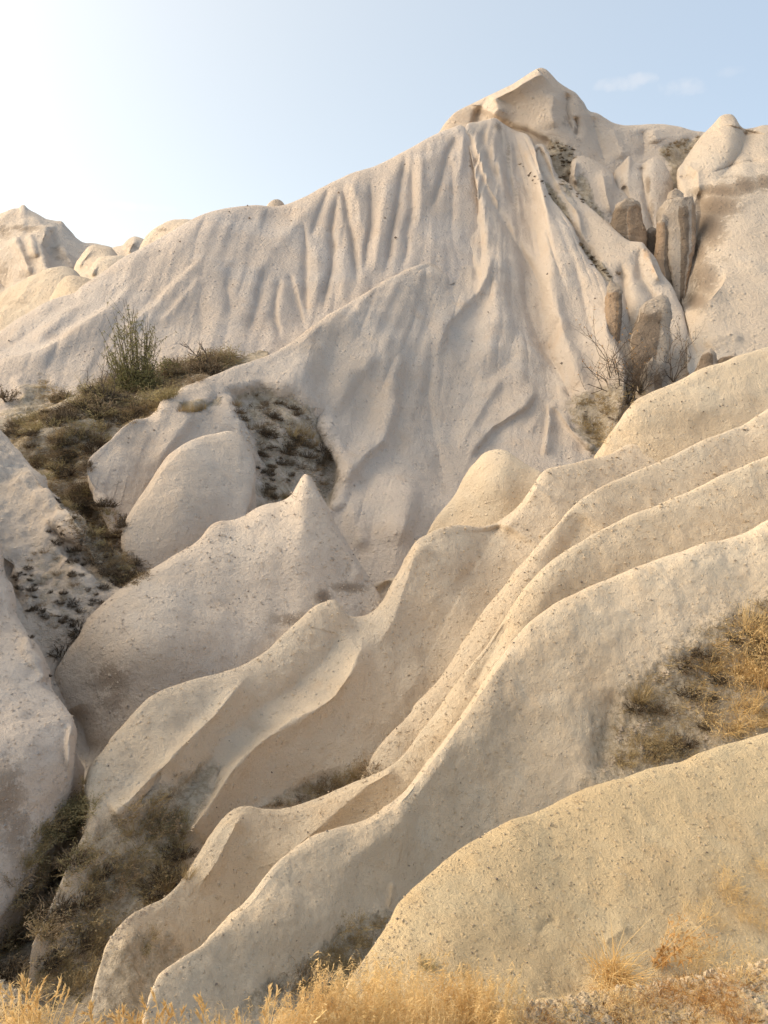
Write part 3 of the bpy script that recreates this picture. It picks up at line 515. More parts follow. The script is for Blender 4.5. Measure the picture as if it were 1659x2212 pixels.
layer('ridge', [(140, 1860, 14.4), (146, 1780, 15.0), (146, 1700, 15.6), (142, 1620, 16.1), (134, 1545, 16.7), (125, 1500, 17), (118, 1478, 17.1), (119, 1453, 17.2), (133, 1426, 17.4), (150, 1400, 17.6), (167, 1379, 17.8), (183, 1352, 18), (200, 1329, 18.2), (240, 1289, 18.7), (270, 1266, 19.1), (300, 1246, 19.5), (333, 1226, 19.9), (377, 1199, 20.5), (417, 1176, 21), (436, 1159, 21.3), (447, 1143, 21.5), (458, 1133, 21.7), (473, 1126, 21.9), (500, 1123, 22.2), (527, 1114, 22.5), (553, 1098, 22.8), (575, 1089, 23.1), (596, 1085, 23.3), (610, 1081, 23.5), (620, 1076, 23.6), (630, 1068, 23.6), (638, 1055, 23.6), (645, 1043, 23.6), (652, 1031, 23.6), (658, 1025, 23.6), (664, 1025, 23.6), (670, 1030, 23.6), (678, 1041, 23.6), (688, 1060, 23.5), (703, 1087, 23.4), (718, 1116, 23.2), (733, 1147, 23), (753, 1180, 22.8), (780, 1220, 22.4), (803, 1257, 22), (830, 1300, 21.5)],
      [(235, 1900, 14.2), (260, 1860, 14.3), (330, 1760, 15.0), (430, 1600, 16.4), (560, 1520, 17.6), (680, 1440, 18.8), (800, 1400, 20)],
      'broad smooth fin of rock with a pointed tip above the grassy hollow', .32, .5, 2.3, rs=.6, round_w=.45, back=(.06, .16), spw=1.5,
      relief=[([(664, 1026), (690, 1080), (715, 1130), (745, 1190), (785, 1255)], .3, 40, 16, 1.5, (.01, .1)), ([(658, 1028), (640, 1090), (600, 1130), (540, 1160)], .2, 60, 70, 2., (.2, .3)), ([(150, 1530), (180, 1580), (200, 1640)], -.5, 20, 20)],
      bumps=[(350, 1380, 150, 100, .8), (600, 1200, 90, 80, .4)],
      stain=[(235, 1465, 64, 44, .8), (240, 1515, 44, 34, .7), (697, 1290, 22, 20, 1.1), (755, 1270, 50, 14, 1.), (640, 1340, 80, 18, .8), (170, 1540, 20, 20, .35), (755, 1210, 8, 40, .4)], rough=.07, rough_s=1.4)

# ------------------------------------------------------------------ fins on the right, far to near
layer('ridge', [(905, 1230, 28), (912, 1180, 28), (923, 1150, 28.2), (946, 1113, 28.4), (966, 1090, 28.6), (980, 1072, 28.7), (992, 1050, 28.8), (1003, 1030, 28.8), (1016, 1010, 28.8), (1030, 994, 28.8), (1042, 981, 28.8), (1055, 974, 28.8), (1070, 971, 28.8), (1085, 972, 28.8), (1098, 976, 28.7), (1106, 982, 28.6), (1122, 993, 28.4), (1139, 1004, 28.2), (1169, 1019, 28), (1210, 1050, 27.5)],
      [(880, 1290, 25.5), (960, 1260, 25.5), (1080, 1220, 25.5), (1200, 1180, 25.5)],
      'rounded hump standing between the fan slope and the sharp fins', .72, .5, 2.2, slope=1.3, round_w=.45, back=(.06, .14), spw=1.5, bumps=[(1080, 1040, 50, 60, .4)], stain=[(1080, 1050, 30, 30, .3), (1010, 1085, 14, 12, .3)], rough=.05, rough_s=1.2)
layer('ridge', [(1250, 1050, 27.2), (1272, 1010, 27.5), (1286, 986, 27.7), (1299, 966, 27.8), (1313, 944, 28), (1326, 925, 28.1), (1339, 907, 28.2), (1348, 893, 28.3), (1359, 880, 28.4), (1368, 868, 28.5), (1379, 860, 28.6), (1406, 847, 28.8), (1456, 827, 29.2), (1480, 815, 29.4), (1506, 800, 29.6), (1530, 791, 29.7), (1560, 783, 29.8), (1589, 770, 30), (1625, 759, 30.2), (1659, 749, 30.4), (1720, 725, 30.8), (1850, 690, 31.6)],
      [(1250, 1130, 25), (1350, 1090, 25), (1450, 1060, 25.2), (1560, 1020, 25.6), (1700, 960, 26.3), (1850, 900, 27)],
      'upper cream lobe of the right hand fins below the bare shrubs', .78, .5, 2.2, slope=1.15, round_w=.4, back=(.08, .18),
      bumps=[(1480, 880, 90, 40, .3)], stain=[(1445, 785+32, 0.1, .1, 0)], rough=.06, rough_s=1.3)
layer('ridge', [(70, 2040, 10.0), (105, 1960, 10.7), (140, 1880, 11.3), (172, 1815, 11.9), (192, 1765, 12.3), (196, 1735, 12.5), (188, 1706, 12.7), (190, 1679, 12.9), (200, 1653, 13.1), (227, 1616, 13.5), (243, 1589, 13.8), (267, 1563, 14.1), (300, 1526, 14.5), (340, 1496, 15), (383, 1479, 15.5), (433, 1463, 16), (483, 1451, 16.6), (517, 1439, 17), (553, 1420, 17.5), (580, 1400, 17.9), (606, 1376, 18.2), (640, 1345, 18.7), (665, 1322, 19.1), (685, 1306, 19.3), (700, 1300, 19.5), (712, 1295, 19.6), (722, 1295, 19.6), (729, 1300, 19.6), (738, 1312, 19.6), (748, 1324, 19.6), (760, 1331, 19.7), (772, 1332, 19.8), (786, 1330, 20), (800, 1324, 20.2), (815, 1312, 20.4), (828, 1294, 20.7), (840, 1272, 21), (852, 1248, 21.3), (866, 1225, 21.6), (884, 1192, 22), (894, 1176, 22.2), (905, 1164, 22.4), (923, 1154, 22.7), (940, 1144, 22.9), (960, 1137, 23.1), (980, 1134, 23.4), (1005, 1135, 23.6), (1033, 1138, 23.9), (1055, 1135, 24.1), (1073, 1129, 24.3), (1090, 1118, 24.5), (1106, 1106, 24.7), (1124, 1087, 24.9), (1139, 1066, 25.1), (1154, 1042, 25.3), (1165, 1025, 25.4), (1178, 1014, 25.5), (1200, 1009, 25.7), (1239, 1001, 26.1), (1270, 992, 26.4), (1300, 986, 26.7), (1313, 982, 26.9), (1339, 968, 27.2), (1373, 948, 27.6), (1423, 918, 28.1), (1473, 888, 28.6), (1520, 865, 29.2), (1600, 850, 29.8), (1850, 800, 31)],
      [(60, 2300, 8.2), (200, 2240, 8.6), (320, 2100, 9.6), (400, 1990, 10.6), (520, 1860, 11.8), (680, 1780, 13.2), (800, 1720, 14.2), (880, 1650, 15), (960, 1540, 16.4), (1060, 1380, 18.4), (1150, 1260, 20), (1250, 1170, 21.3), (1350, 1100, 22.4), (1500, 1040, 23.6), (1700, 960, 25), (1850, 920, 26)],
      'long winding fin sweeping from the lower left gully up to the right', .62, .4, 2.2, slope=((600, 1.0), (850, .95), (930, .72), (1160, .72), (1240, 1.0)), rs=.62, round_w=.4, back=(.06, .16), spw=1.5,
      relief=[([(553, 1440), (513, 1485), (467, 1542), (430, 1577), (393, 1612), (367, 1642), (317, 1688), (277, 1732), (245, 1760)], .55, 26, 14, 1.1, (.25, .03)),
              ([(790, 1340), (780, 1400), (760, 1450), (725, 1500), (696, 1524), (660, 1545), (620, 1567), (585, 1588), (553, 1612), (533, 1632), (500, 1668), (467, 1718), (433, 1765), (400, 1810)], .75, 34, 14, 1.1, (.2, .05)),
              ([(730, 1310), (735, 1370), (700, 1430), (640, 1480), (560, 1530), (480, 1600), (430, 1660)], -.45, 40, 30, 1.3), 
              ([(1160, 1040), (1120, 1110), (1060, 1180), (1010, 1260), (950, 1380), (890, 1480), (830, 1560)], .4, 36, 30, 1.3, (.02, .3)),
              ([(1085, 1125), (1040, 1200), (990, 1290), (940, 1390), (890, 1490)], -.9, 60, 40, 1.4, (.05, .2)), ([(905, 1170), (880, 1250), (850, 1340), (800, 1420)], .5, 34, 40, 1.3, (.05, .3)),
              ([(475, 1620), (440, 1660), (420, 1690), (400, 1710), (380, 1735)], -.16, 8, 7, 1.2, (.2, .2)), ([(482, 1640), (470, 1680), (450, 1730), (425, 1775)], -.16, 8, 7, 1.2, (.2, .2)), ([(350, 1660), (330, 1700), (290, 1740)], -.2, 6, 6)],
      soil=[([(330, 1700), (380, 1680), (450, 1640), (480, 1660), (440, 1750), (400, 1830), (420, 1900), (360, 2000), (200, 2080), (180, 1800), (240, 1760), (290, 1730)], 30, .75), ([(560, 1745), (600, 1715), (680, 1680), (760, 1660), (800, 1650), (810, 1680), (700, 1740)], 14, .8)],
      stain=[(880, 1215, 16, 10, .35), (970, 1245, 40, 30, .3), (740, 1320, 20, 20, .2)], rough=.06, rough_s=1.0)
layer('ridge', [(712, 1330, 21.4), (722, 1308, 21.5), (737, 1294, 21.6), (760, 1281, 21.9), (790, 1268, 22.2), (815, 1258, 22.5), (846, 1248, 22.8), (880, 1235, 23)],
      [(720, 1380, 20.6), (780, 1380, 20.8), (890, 1330, 22)], 'small low wedge of rock in the notch behind the winding fin', .6, .4, 2.2, back=(.04, .1), relief=[([(846, 1250), (830, 1270), (800, 1300)], -.3, 10, 10)], rough=.05, rough_s=.8)
layer('ridge', [(770, 1710, 15.2), (790, 1668, 15.3), (805, 1635, 15.5), (820, 1613, 15.7), (853, 1577, 16.1), (880, 1548, 16.5), (903, 1518, 16.8), (925, 1495, 17.1), (943, 1474, 17.3), (965, 1443, 17.7), (986, 1412, 18), (1010, 1374, 18.4), (1033, 1337, 18.8), (1050, 1312, 19), (1070, 1287, 19.3), (1088, 1266, 19.5), (1106, 1240, 19.8), (1130, 1214, 20.1), (1156, 1184, 20.4), (1182, 1155, 20.7), (1206, 1130, 21), (1229, 1104, 21.3), (1240, 1092, 21.4), (1249, 1083, 21.5), (1273, 1067, 21.7), (1306, 1047, 22), (1345, 1031, 22.3), (1383, 1014, 22.6), (1439, 990, 23), (1470, 975, 23.2), (1499, 960, 23.4), (1530, 946, 23.6), (1556, 937, 23.8), (1580, 926, 24), (1606, 917, 24.2), (1632, 900, 24.4), (1659, 884, 24.6), (1720, 860, 25), (1850, 810, 26)],
      [(790, 1760, 13.6), (880, 1720, 13.8), (960, 1600, 14.8), (1050, 1460, 16.2), (1150, 1340, 17.6), (1260, 1260, 18.6), (1400, 1200, 19.4), (1550, 1120, 20.2), (1700, 1050, 21), (1850, 990, 22)],
      'fourth diagonal fin from the foreground, with a faint brown blotch', .70, .36, 2.2, slope=((800, .55), (1110, .6), (1200, 1.2)), rs=.8, round_w=.4, back=(.06, .15), spw=1.5,
      relief=[([(1240, 1095), (1190, 1180), (1130, 1270), (1060, 1370), (980, 1490), (900, 1590)], .2, 34, 40, 1.8, (.2, .1)), ([(1270, 1110), (1230, 1180), (1180, 1240)], -.3, 40, 40, 1.4)],
      stain=[(1345, 1097, 30, 14, .4), (1350, 1110, 16, 8, .3)], rough=.05, rough_s=1.0)
layer('ridge', [(190, 2190, 8.7), (202, 2130, 9.0), (213, 2085, 9.2), (223, 2058, 9.35), (233, 2035, 9.5), (245, 2015, 9.65), (260, 1995, 9.8), (283, 1975, 10), (318, 1957, 10.4), (350, 1942, 10.6), (383, 1912, 11), (410, 1874, 11.4), (433, 1838, 11.7), (447, 1817, 11.9), (462, 1797, 12.1), (480, 1770, 12.4), (493, 1756, 12.5), (508, 1746, 12.6), (522, 1741, 12.7), (538, 1740, 12.7), (560, 1745, 12.8), (596, 1747, 13), (630, 1741, 13.2), (663, 1732, 13.4), (700, 1718, 13.6), (730, 1705, 13.8), (770, 1688, 14), (800, 1677, 14.1), (826, 1664, 14.2), (853, 1647, 14.4), (886, 1613, 14.8), (915, 1573, 15.2), (946, 1533, 15.5), (986, 1475, 16), (1015, 1440, 16.4), (1040, 1410, 16.7), (1070, 1367, 17.1), (1088, 1338, 17.3), (1106, 1309, 17.6), (1123, 1284, 17.8), (1156, 1244, 18.1), (1180, 1219, 18.4), (1206, 1199, 18.6), (1230, 1184, 18.8), (1256, 1169, 19), (1293, 1147, 19.3), (1339, 1124, 19.6), (1370, 1110, 19.8), (1406, 1097, 20), (1436, 1084, 20.2), (1466, 1070, 20.4), (1494, 1059, 20.5), (1523, 1045, 20.7), (1550, 1030, 20.9), (1573, 1020, 21), (1606, 1007, 21.2), (1630, 996, 21.3), (1659, 985, 21.5), (1720, 955, 22), (1850, 900, 23)],
      [(200, 2330, 7.2), (340, 2320, 7.6), (450, 2140, 8.8), (570, 2020, 9.9), (700, 1900, 11), (820, 1850, 11.6), (930, 1740, 12.6), (1020, 1600, 14), (1100, 1480, 15), (1200, 1380, 16), (1320, 1310, 16.8), (1450, 1260, 17.4), (1600, 1210, 18.1), (1850, 1120, 19.4)],
      'third diagonal fin from the foreground with a rounded lower end', .78, .30, 2.1, slope=((560, 1.2), (780, 1.0), (880, .6), (1080, .6), (1200, 1.15)), rs=.9, round_w=.4, back=(.06, .15), spw=1.5,
      relief=[([(850, 1655), (790, 1700), (720, 1760), (640, 1830), (560, 1900)], .25, 30, 44, 1.3, (.05, .3)), ([(1260, 1180), (1210, 1240), (1160, 1310), (1100, 1400), (1030, 1500), (950, 1600)], .15, 34, 40, 1.8, (.2, .2)),
              ([(530, 1745), (500, 1800), (470, 1860), (420, 1930)], .2, 20, 30), ([(1106, 1330), (1070, 1400), (1010, 1500)], -.25, 24, 24, 1.3)],
      soil=[([(230, 2060), (290, 2010), (370, 2010), (420, 2060), (350, 2110), (300, 2250), (200, 2250)], 30, .6)], stain=[(1415, 1130, 10, 12, .25)], rough=.045, rough_s=.8)
layer('ridge', [(300, 2260, 6.5), (310, 2200, 6.8), (320, 2160, 7), (330, 2132, 7.2), (338, 2115, 7.3), (350, 2100, 7.4), (366, 2087, 7.5), (383, 2076, 7.6), (410, 2058, 7.8), (433, 2044, 7.9), (450, 2027, 8.1), (500, 1977, 8.6), (530, 1945, 8.9), (553, 1918, 9.1), (570, 1895, 9.3), (587, 1874, 9.5), (604, 1856, 9.7), (628, 1838, 9.9), (653, 1820, 10.1), (670, 1808, 10.2), (700, 1797, 10.4), (736, 1785, 10.6), (760, 1780, 10.8), (786, 1771, 10.9), (820, 1752, 11.2), (853, 1728, 11.5), (870, 1712, 11.7), (886, 1692, 11.9), (915, 1655, 12.3), (946, 1616, 12.6), (975, 1576, 13), (1000, 1541, 13.3), (1022, 1507, 13.6), (1043, 1475, 13.9), (1060, 1450, 14.1), (1082, 1420, 14.4), (1106, 1385, 14.7), (1126, 1362, 14.9), (1156, 1333, 15.1), (1180, 1316, 15.3), (1206, 1300, 15.4), (1236, 1285, 15.6), (1266, 1270, 15.8), (1295, 1258, 15.9), (1323, 1247, 16.1), (1348, 1236, 16.2), (1373, 1225, 16.3), (1400, 1216, 16.4), (1423, 1207, 16.5), (1450, 1198, 16.6), (1476, 1190, 16.7), (1503, 1179, 16.8), (1529, 1170, 16.9), (1550, 1168, 17), (1573, 1163, 17.1), (1598, 1154, 17.2), (1623, 1142, 17.3), (1640, 1132, 17.3), (1659, 1123, 17.4), (1700, 1105, 17.6), (1850, 1040, 18.5), (2300, 880, 21)],
      [(310, 2420, 5.2), (480, 2380, 5.6), (680, 2300, 6.3), (780, 2200, 7.0), (900, 2040, 8.2), (1020, 1900, 9.2), (1120, 1850, 9.8), (1220, 1820, 10), (1350, 1770, 10.1), (1500, 1740, 9.8), (1650, 1690, 9.6), (1850, 1620, 9.8), (2300, 1500, 11)],
      'second diagonal fin from the foreground, pebbly, with a dry grass bank at its right end', .72, .22, 2.0, slope=1.0, rs=.9, round_w=.38, back=(.07, .15), spw=1.5,
      relief=[([(1000, 1560), (960, 1640), (900, 1720), (860, 1780), (780, 1840), (700, 1900)], .12, 40, 40, 1.3, (.1, .3)), ([(1130, 1370), (1090, 1460), (1040, 1560), (980, 1660), (920, 1740), (860, 1830), (790, 1960)], .14, 70, 90, 2., (.2, .3)),
              ([(1330, 1480), (1310, 1580), (1300, 1640), (1270, 1690)], -.2, 24, 24, 1.3), ([(850, 1900), (845, 1940), (840, 1970)], .10, 10, 5), ([(800, 1700), (830, 1720), (870, 1725)], -.15, 20, 20)],
      bumps=[(620, 1990, 90, 80, .2)],
      soil=[([(1300, 1560), (1400, 1450), (1500, 1360), (1659, 1290), (1850, 1240), (1850, 1700), (1500, 1700), (1250, 1760), (1290, 1660)], 90, .95), ([(640, 2100), (700, 2030), (770, 1980), (840, 1960), (850, 2000), (760, 2120), (700, 2200), (500, 2200), (560, 2120)], 24, .8)],
      stain=[(1180, 1480, 14, 8, .3)], rough=.04, rough_s=.6)
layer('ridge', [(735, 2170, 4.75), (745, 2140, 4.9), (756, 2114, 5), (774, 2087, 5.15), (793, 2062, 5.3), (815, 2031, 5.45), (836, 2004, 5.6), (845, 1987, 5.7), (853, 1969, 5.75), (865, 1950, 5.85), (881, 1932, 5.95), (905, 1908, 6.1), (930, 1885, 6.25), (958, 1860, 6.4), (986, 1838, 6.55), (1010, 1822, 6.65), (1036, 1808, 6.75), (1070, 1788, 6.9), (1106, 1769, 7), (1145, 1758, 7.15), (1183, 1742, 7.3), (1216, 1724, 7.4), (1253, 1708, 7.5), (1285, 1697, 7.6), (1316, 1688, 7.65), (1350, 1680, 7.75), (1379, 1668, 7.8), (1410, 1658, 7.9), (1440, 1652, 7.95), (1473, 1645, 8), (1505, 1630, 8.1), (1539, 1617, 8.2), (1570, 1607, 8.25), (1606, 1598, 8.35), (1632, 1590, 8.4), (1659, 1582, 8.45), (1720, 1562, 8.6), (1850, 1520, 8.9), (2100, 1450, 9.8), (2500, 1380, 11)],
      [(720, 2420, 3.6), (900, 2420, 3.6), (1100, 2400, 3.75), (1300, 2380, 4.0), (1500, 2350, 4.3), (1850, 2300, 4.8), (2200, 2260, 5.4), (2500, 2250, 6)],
      'nearest rough pebbly fin in the lower right corner', 1.25, .15, 1.9, round_w=.22, back=(.08, .15), spw=1.5, bump=.32,  # cream stone, with golden sunlight put into the colour as extra tint
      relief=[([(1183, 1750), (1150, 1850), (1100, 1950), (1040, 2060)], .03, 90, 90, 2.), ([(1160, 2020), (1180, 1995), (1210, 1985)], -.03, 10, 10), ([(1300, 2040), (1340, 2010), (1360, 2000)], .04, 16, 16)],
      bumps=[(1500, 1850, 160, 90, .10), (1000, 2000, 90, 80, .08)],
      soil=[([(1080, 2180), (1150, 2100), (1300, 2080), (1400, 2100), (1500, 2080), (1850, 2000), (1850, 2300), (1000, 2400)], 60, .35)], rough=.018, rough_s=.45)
# floor of the lower left gully
def floor_patch():
    n = 150; xs = np.linspace(-15, 1.5, n); ys = np.linspace(5.5, 24, n); X, Y = np.meshgrid(xs, ys)
    Z = -8.6 + np.clip(Y - 13, 0, 20) * .06 - np.clip(X + 2, 0, 10) * .4
    P3 = np.stack([X, Y, X * 0], -1); Z = Z + fbm(P3 / 1.6, 4, 61) * .28
    P = np.stack([X, Y, Z], -1); idx = np.arange(n * n).reshape(n, n)
    Q = np.stack([idx[:-1, :-1], idx[:-1, 1:], idx[1:, 1:], idx[1:, :-1]], -1).reshape(-1, 4)
    me = mesh_np('gully_floor', P.reshape(-1, 3), Q, tuff_mat(.3, .3, .35))
    for nm, vv in (('soil', .75), ('stain', 0), ('rust', 0)):
        at = me.attributes.new(nm, 'FLOAT', 'POINT'); at.data.foreach_set('value', np.full(n * n, vv, np.float32))
    tag(link('gully_floor', me), 'brown earth floor of the lower left gully', kind='structure')
floor_patch()
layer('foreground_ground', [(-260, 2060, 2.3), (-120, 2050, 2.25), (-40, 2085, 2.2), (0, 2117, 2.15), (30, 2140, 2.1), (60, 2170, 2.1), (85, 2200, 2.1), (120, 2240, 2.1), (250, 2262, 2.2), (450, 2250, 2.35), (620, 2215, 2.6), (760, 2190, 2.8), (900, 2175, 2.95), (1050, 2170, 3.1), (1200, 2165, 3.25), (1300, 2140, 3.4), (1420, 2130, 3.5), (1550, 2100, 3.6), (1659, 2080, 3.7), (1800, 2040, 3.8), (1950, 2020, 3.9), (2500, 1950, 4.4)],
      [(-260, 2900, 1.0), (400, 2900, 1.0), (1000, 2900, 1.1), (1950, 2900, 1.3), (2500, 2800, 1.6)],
      'sandy bank at the photographer\'s feet along the bottom', 1.4, .10, 5, round_w=.15, back=(.12, .2), rough=.05, rough_s=.4, soil=[([(300, 2100), (2000, 1900), (2000, 3000), (300, 3000)], 60, .45)])  # tint goes beyond cream: the sun's gold is painted into this bank

# ------------------------------------------------------------------ brown rock pillars in the right hand gully
def pillar(levels, thick, label, arris=.45, cap=.12, tint=.3, dark=(.0, .5), rust=(.5, 1.), sc=.9, lean=0.):
    """levels: (v, left u, right u, distance); cross-section is a flat faced block with a vertical arris"""
    L_ = catmull(levels, 70); n = 40; ang = np.linspace(0, 2 * math.pi, n, endpoint=False)
    P = []; T = []; Rm = []
    for k, (v, ul, ur, d) in enumerate(L_):
        q = k / 69.
        a = unproj(ul, v, d); b = unproj(ur, v, d); wdt = np.linalg.norm(b - a) / 2; c = (a + b) / 2
        cs, sn = np.cos(ang), np.sin(ang)
        r = 1 / (np.abs(cs) ** 6 + np.abs(sn) ** 6) ** (1 / 6)
        x = r * cs; y = r * sn * thick
        y = y - .28 * thick * np.clip(1 - np.abs(x - (arris * 2 - 1)) * 1.1, 0, 1) * (sn < 0)      # the front arris
        shrink = 1 if q > .08 else .55 + .45 * math.sqrt(q / .08)
        ring = np.stack([c[0] + x * wdt * shrink, c[1] + wdt + y * wdt * shrink, np.full(n, c[2]) + lean * x * wdt], -1)
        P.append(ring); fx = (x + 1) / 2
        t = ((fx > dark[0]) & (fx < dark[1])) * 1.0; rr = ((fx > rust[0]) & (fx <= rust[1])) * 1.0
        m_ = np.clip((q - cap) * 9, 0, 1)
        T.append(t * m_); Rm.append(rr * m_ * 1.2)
    P = np.array(P); top = P[0].mean(0) + np.array((0, 0, .12)); bot = P[-1].mean(0)
    nr = len(P); idx = np.arange(nr * n).reshape(nr, n)
    P3 = P.reshape(-1, 3); ctr = P.mean(1, keepdims=True); dr = P - ctr; dr /= np.linalg.norm(dr, axis=2)[..., None] + 1e-6
    sz = np.linalg.norm(P[35, 0] - P[35, n // 2]) / 2
    P3 = (P + dr * (fbm(P / (sz * .7), 5, 44, .6) * .10 * sz)[..., None]); P3[..., 2] += fbm(P / (sz * .5), 2, 45) * .08 * sz
    P3 = np.concatenate([P3.reshape(-1, 3), [top, bot]])
    Q = [(idx[i, j], idx[i + 1, j], idx[i + 1, (j + 1) % n], idx[i, (j + 1) % n]) for i in range(nr - 1) for j in range(n)]
    Q += [(nr * n, idx[0, j], idx[0, (j + 1) % n], nr * n) for j in range(n)]
    me = bpy.data.meshes.new('rock'); me.from_pydata(P3.tolist(), [], [q[:3] if q[0] == q[3] else q for q in Q]); me.update()
    me.polygons.foreach_set('use_smooth', np.full(len(me.polygons), True)); me.materials.append(tuff_mat(tint, sc, .5))
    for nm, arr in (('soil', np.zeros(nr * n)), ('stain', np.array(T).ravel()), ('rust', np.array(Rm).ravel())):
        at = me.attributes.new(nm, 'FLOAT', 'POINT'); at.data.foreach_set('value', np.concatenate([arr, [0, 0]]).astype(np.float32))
    return tag(link('rock', me), label, 'rock', 'brown rock pillars in the right gully')
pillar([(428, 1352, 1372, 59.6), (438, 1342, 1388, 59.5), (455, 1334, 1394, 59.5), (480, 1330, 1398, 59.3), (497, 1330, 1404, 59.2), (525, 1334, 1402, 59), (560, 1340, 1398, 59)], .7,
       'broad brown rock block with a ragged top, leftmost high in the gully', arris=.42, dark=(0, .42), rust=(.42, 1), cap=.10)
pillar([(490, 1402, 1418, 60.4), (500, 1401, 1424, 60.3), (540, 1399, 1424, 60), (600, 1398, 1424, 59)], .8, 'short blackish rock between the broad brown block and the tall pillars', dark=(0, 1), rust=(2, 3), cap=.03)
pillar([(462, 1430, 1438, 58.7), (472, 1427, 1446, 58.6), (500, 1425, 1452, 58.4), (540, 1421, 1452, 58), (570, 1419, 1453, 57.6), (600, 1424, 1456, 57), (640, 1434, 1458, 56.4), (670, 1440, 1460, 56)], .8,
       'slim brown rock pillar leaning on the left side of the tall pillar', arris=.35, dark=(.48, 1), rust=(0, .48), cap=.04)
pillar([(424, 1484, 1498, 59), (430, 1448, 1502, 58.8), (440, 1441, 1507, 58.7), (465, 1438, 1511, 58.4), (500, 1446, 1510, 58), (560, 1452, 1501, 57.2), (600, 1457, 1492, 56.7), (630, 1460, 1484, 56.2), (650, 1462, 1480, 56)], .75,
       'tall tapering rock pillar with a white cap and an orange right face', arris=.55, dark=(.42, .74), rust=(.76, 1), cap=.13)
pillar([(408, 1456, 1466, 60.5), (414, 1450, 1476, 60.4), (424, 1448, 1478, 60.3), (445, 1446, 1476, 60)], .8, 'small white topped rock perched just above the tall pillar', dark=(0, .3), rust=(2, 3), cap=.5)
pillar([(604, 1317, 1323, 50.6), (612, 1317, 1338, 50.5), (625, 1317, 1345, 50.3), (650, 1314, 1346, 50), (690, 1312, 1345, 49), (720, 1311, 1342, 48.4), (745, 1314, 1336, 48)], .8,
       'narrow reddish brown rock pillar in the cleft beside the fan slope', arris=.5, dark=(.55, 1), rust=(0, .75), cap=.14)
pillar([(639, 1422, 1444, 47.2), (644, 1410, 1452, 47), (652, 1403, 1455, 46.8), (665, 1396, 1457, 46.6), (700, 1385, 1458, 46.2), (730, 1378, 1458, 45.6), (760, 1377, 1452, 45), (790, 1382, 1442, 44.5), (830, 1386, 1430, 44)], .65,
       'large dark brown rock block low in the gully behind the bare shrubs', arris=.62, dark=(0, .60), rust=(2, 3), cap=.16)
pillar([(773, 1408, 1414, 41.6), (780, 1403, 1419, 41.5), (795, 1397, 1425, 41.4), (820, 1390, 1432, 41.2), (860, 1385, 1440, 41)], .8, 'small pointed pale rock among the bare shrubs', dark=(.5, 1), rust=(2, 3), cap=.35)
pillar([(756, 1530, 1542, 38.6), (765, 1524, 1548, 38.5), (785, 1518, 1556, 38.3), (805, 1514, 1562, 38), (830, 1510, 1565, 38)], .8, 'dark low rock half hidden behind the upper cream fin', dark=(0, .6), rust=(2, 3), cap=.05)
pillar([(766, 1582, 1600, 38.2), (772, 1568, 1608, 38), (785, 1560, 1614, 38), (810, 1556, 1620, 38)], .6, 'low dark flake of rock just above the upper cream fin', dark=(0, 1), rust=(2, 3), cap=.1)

# ------------------------------------------------------------------ plants
class Geo:
    def __init__(s): s.V = []; s.F = []; s.n = 0
    def add(s, V, Fq): s.V.append(V); s.F.append(Fq + s.n); s.n += len(V)
    def mesh(s, name, mat): return mesh_np(name, np.concatenate(s.V), np.concatenate(s.F), mat, False)
def ribbons(g, base, dirv, length, width, droop, r, segs=3):
    """n tapered blades; dirv start direction, droop pulls the tip down"""
    n = len(base); t = np.linspace(0, 1, segs + 1)
    dirv = dirv / np.linalg.norm(dirv, axis=1)[:, None]
    P = base[:, None] + dirv[:, None] * (length[:, None] * t)[..., None]
    P[..., 2] -= (droop * length)[:, None] * t ** 2
    sd = np.cross(dirv, r.normal(size=(n, 3))); sd /= np.linalg.norm(sd, axis=1)[:, None] + 1e-9
    wv = width[:, None] * (1 - t * .85)[None]
    A = P - sd[:, None] * wv[..., None] / 2; B = P + sd[:, None] * wv[..., None] / 2
    V = np.stack([A, B], 2).reshape(-1, 3); k = 2 * (segs + 1)
    q = np.array([[2 * i, 2 * i + 1, 2 * i + 3, 2 * i + 2] for i in range(segs)])
    g.add(V, (q[None] + (np.arange(n) * k)[:, None, None]).reshape(-1, 4))
    return P
def tube(g, pts, r0, r1):
    pts = np.array(pts, float); m = len(pts); rr = np.linspace(r0, r1, m)
    d = np.gradient(pts, axis=0); d /= np.linalg.norm(d, axis=1)[:, None] + 1e-9
    a = np.cross(d, (0.31, .9, .29)); a /= np.linalg.norm(a, axis=1)[:, None] + 1e-9; b = np.cross(d, a)
    ang = np.arange(3) * 2.0944
    V = pts[:, None] + (a[:, None] * np.cos(ang)[None, :, None] + b[:, None] * np.sin(ang)[None, :, None]) * rr[:, None, None]
    idx = np.arange(m * 3).reshape(m, 3)
    g.add(V.reshape(-1, 3), np.array([(idx[i, j], idx[i, (j + 1) % 3], idx[i + 1, (j + 1) % 3], idx[i + 1, j]) for i in range(m - 1) for j in range(3)]))
def tuft_mesh(mat, n, seed, lean=.6, droop=.35, wid=.012, br=.18, hvar=.5, name='grass_tuft'):
    r = np.random.default_rng(seed); g = Geo()
    az = r.uniform(0, 6.283, n); rad = br * np.sqrt(r.uniform(0, 1, n))
    base = np.stack([np.cos(az) * rad, np.sin(az) * rad, -.04 + 0 * az], -1)
    az2 = az + r.normal(0, .5, n); le = lean * (.25 + r.uniform(0, 1, n)) * (.4 + rad / br)
    d = np.stack([np.cos(az2) * le, np.sin(az2) * le, np.ones(n)], -1)
    ribbons(g, base, d, (1 - hvar * r.uniform(0, 1, n)), np.full(n, wid) * r.uniform(.6, 1.3, n), droop * r.uniform(.3, 1.4, n), r)
    return g.mesh(name, mat)
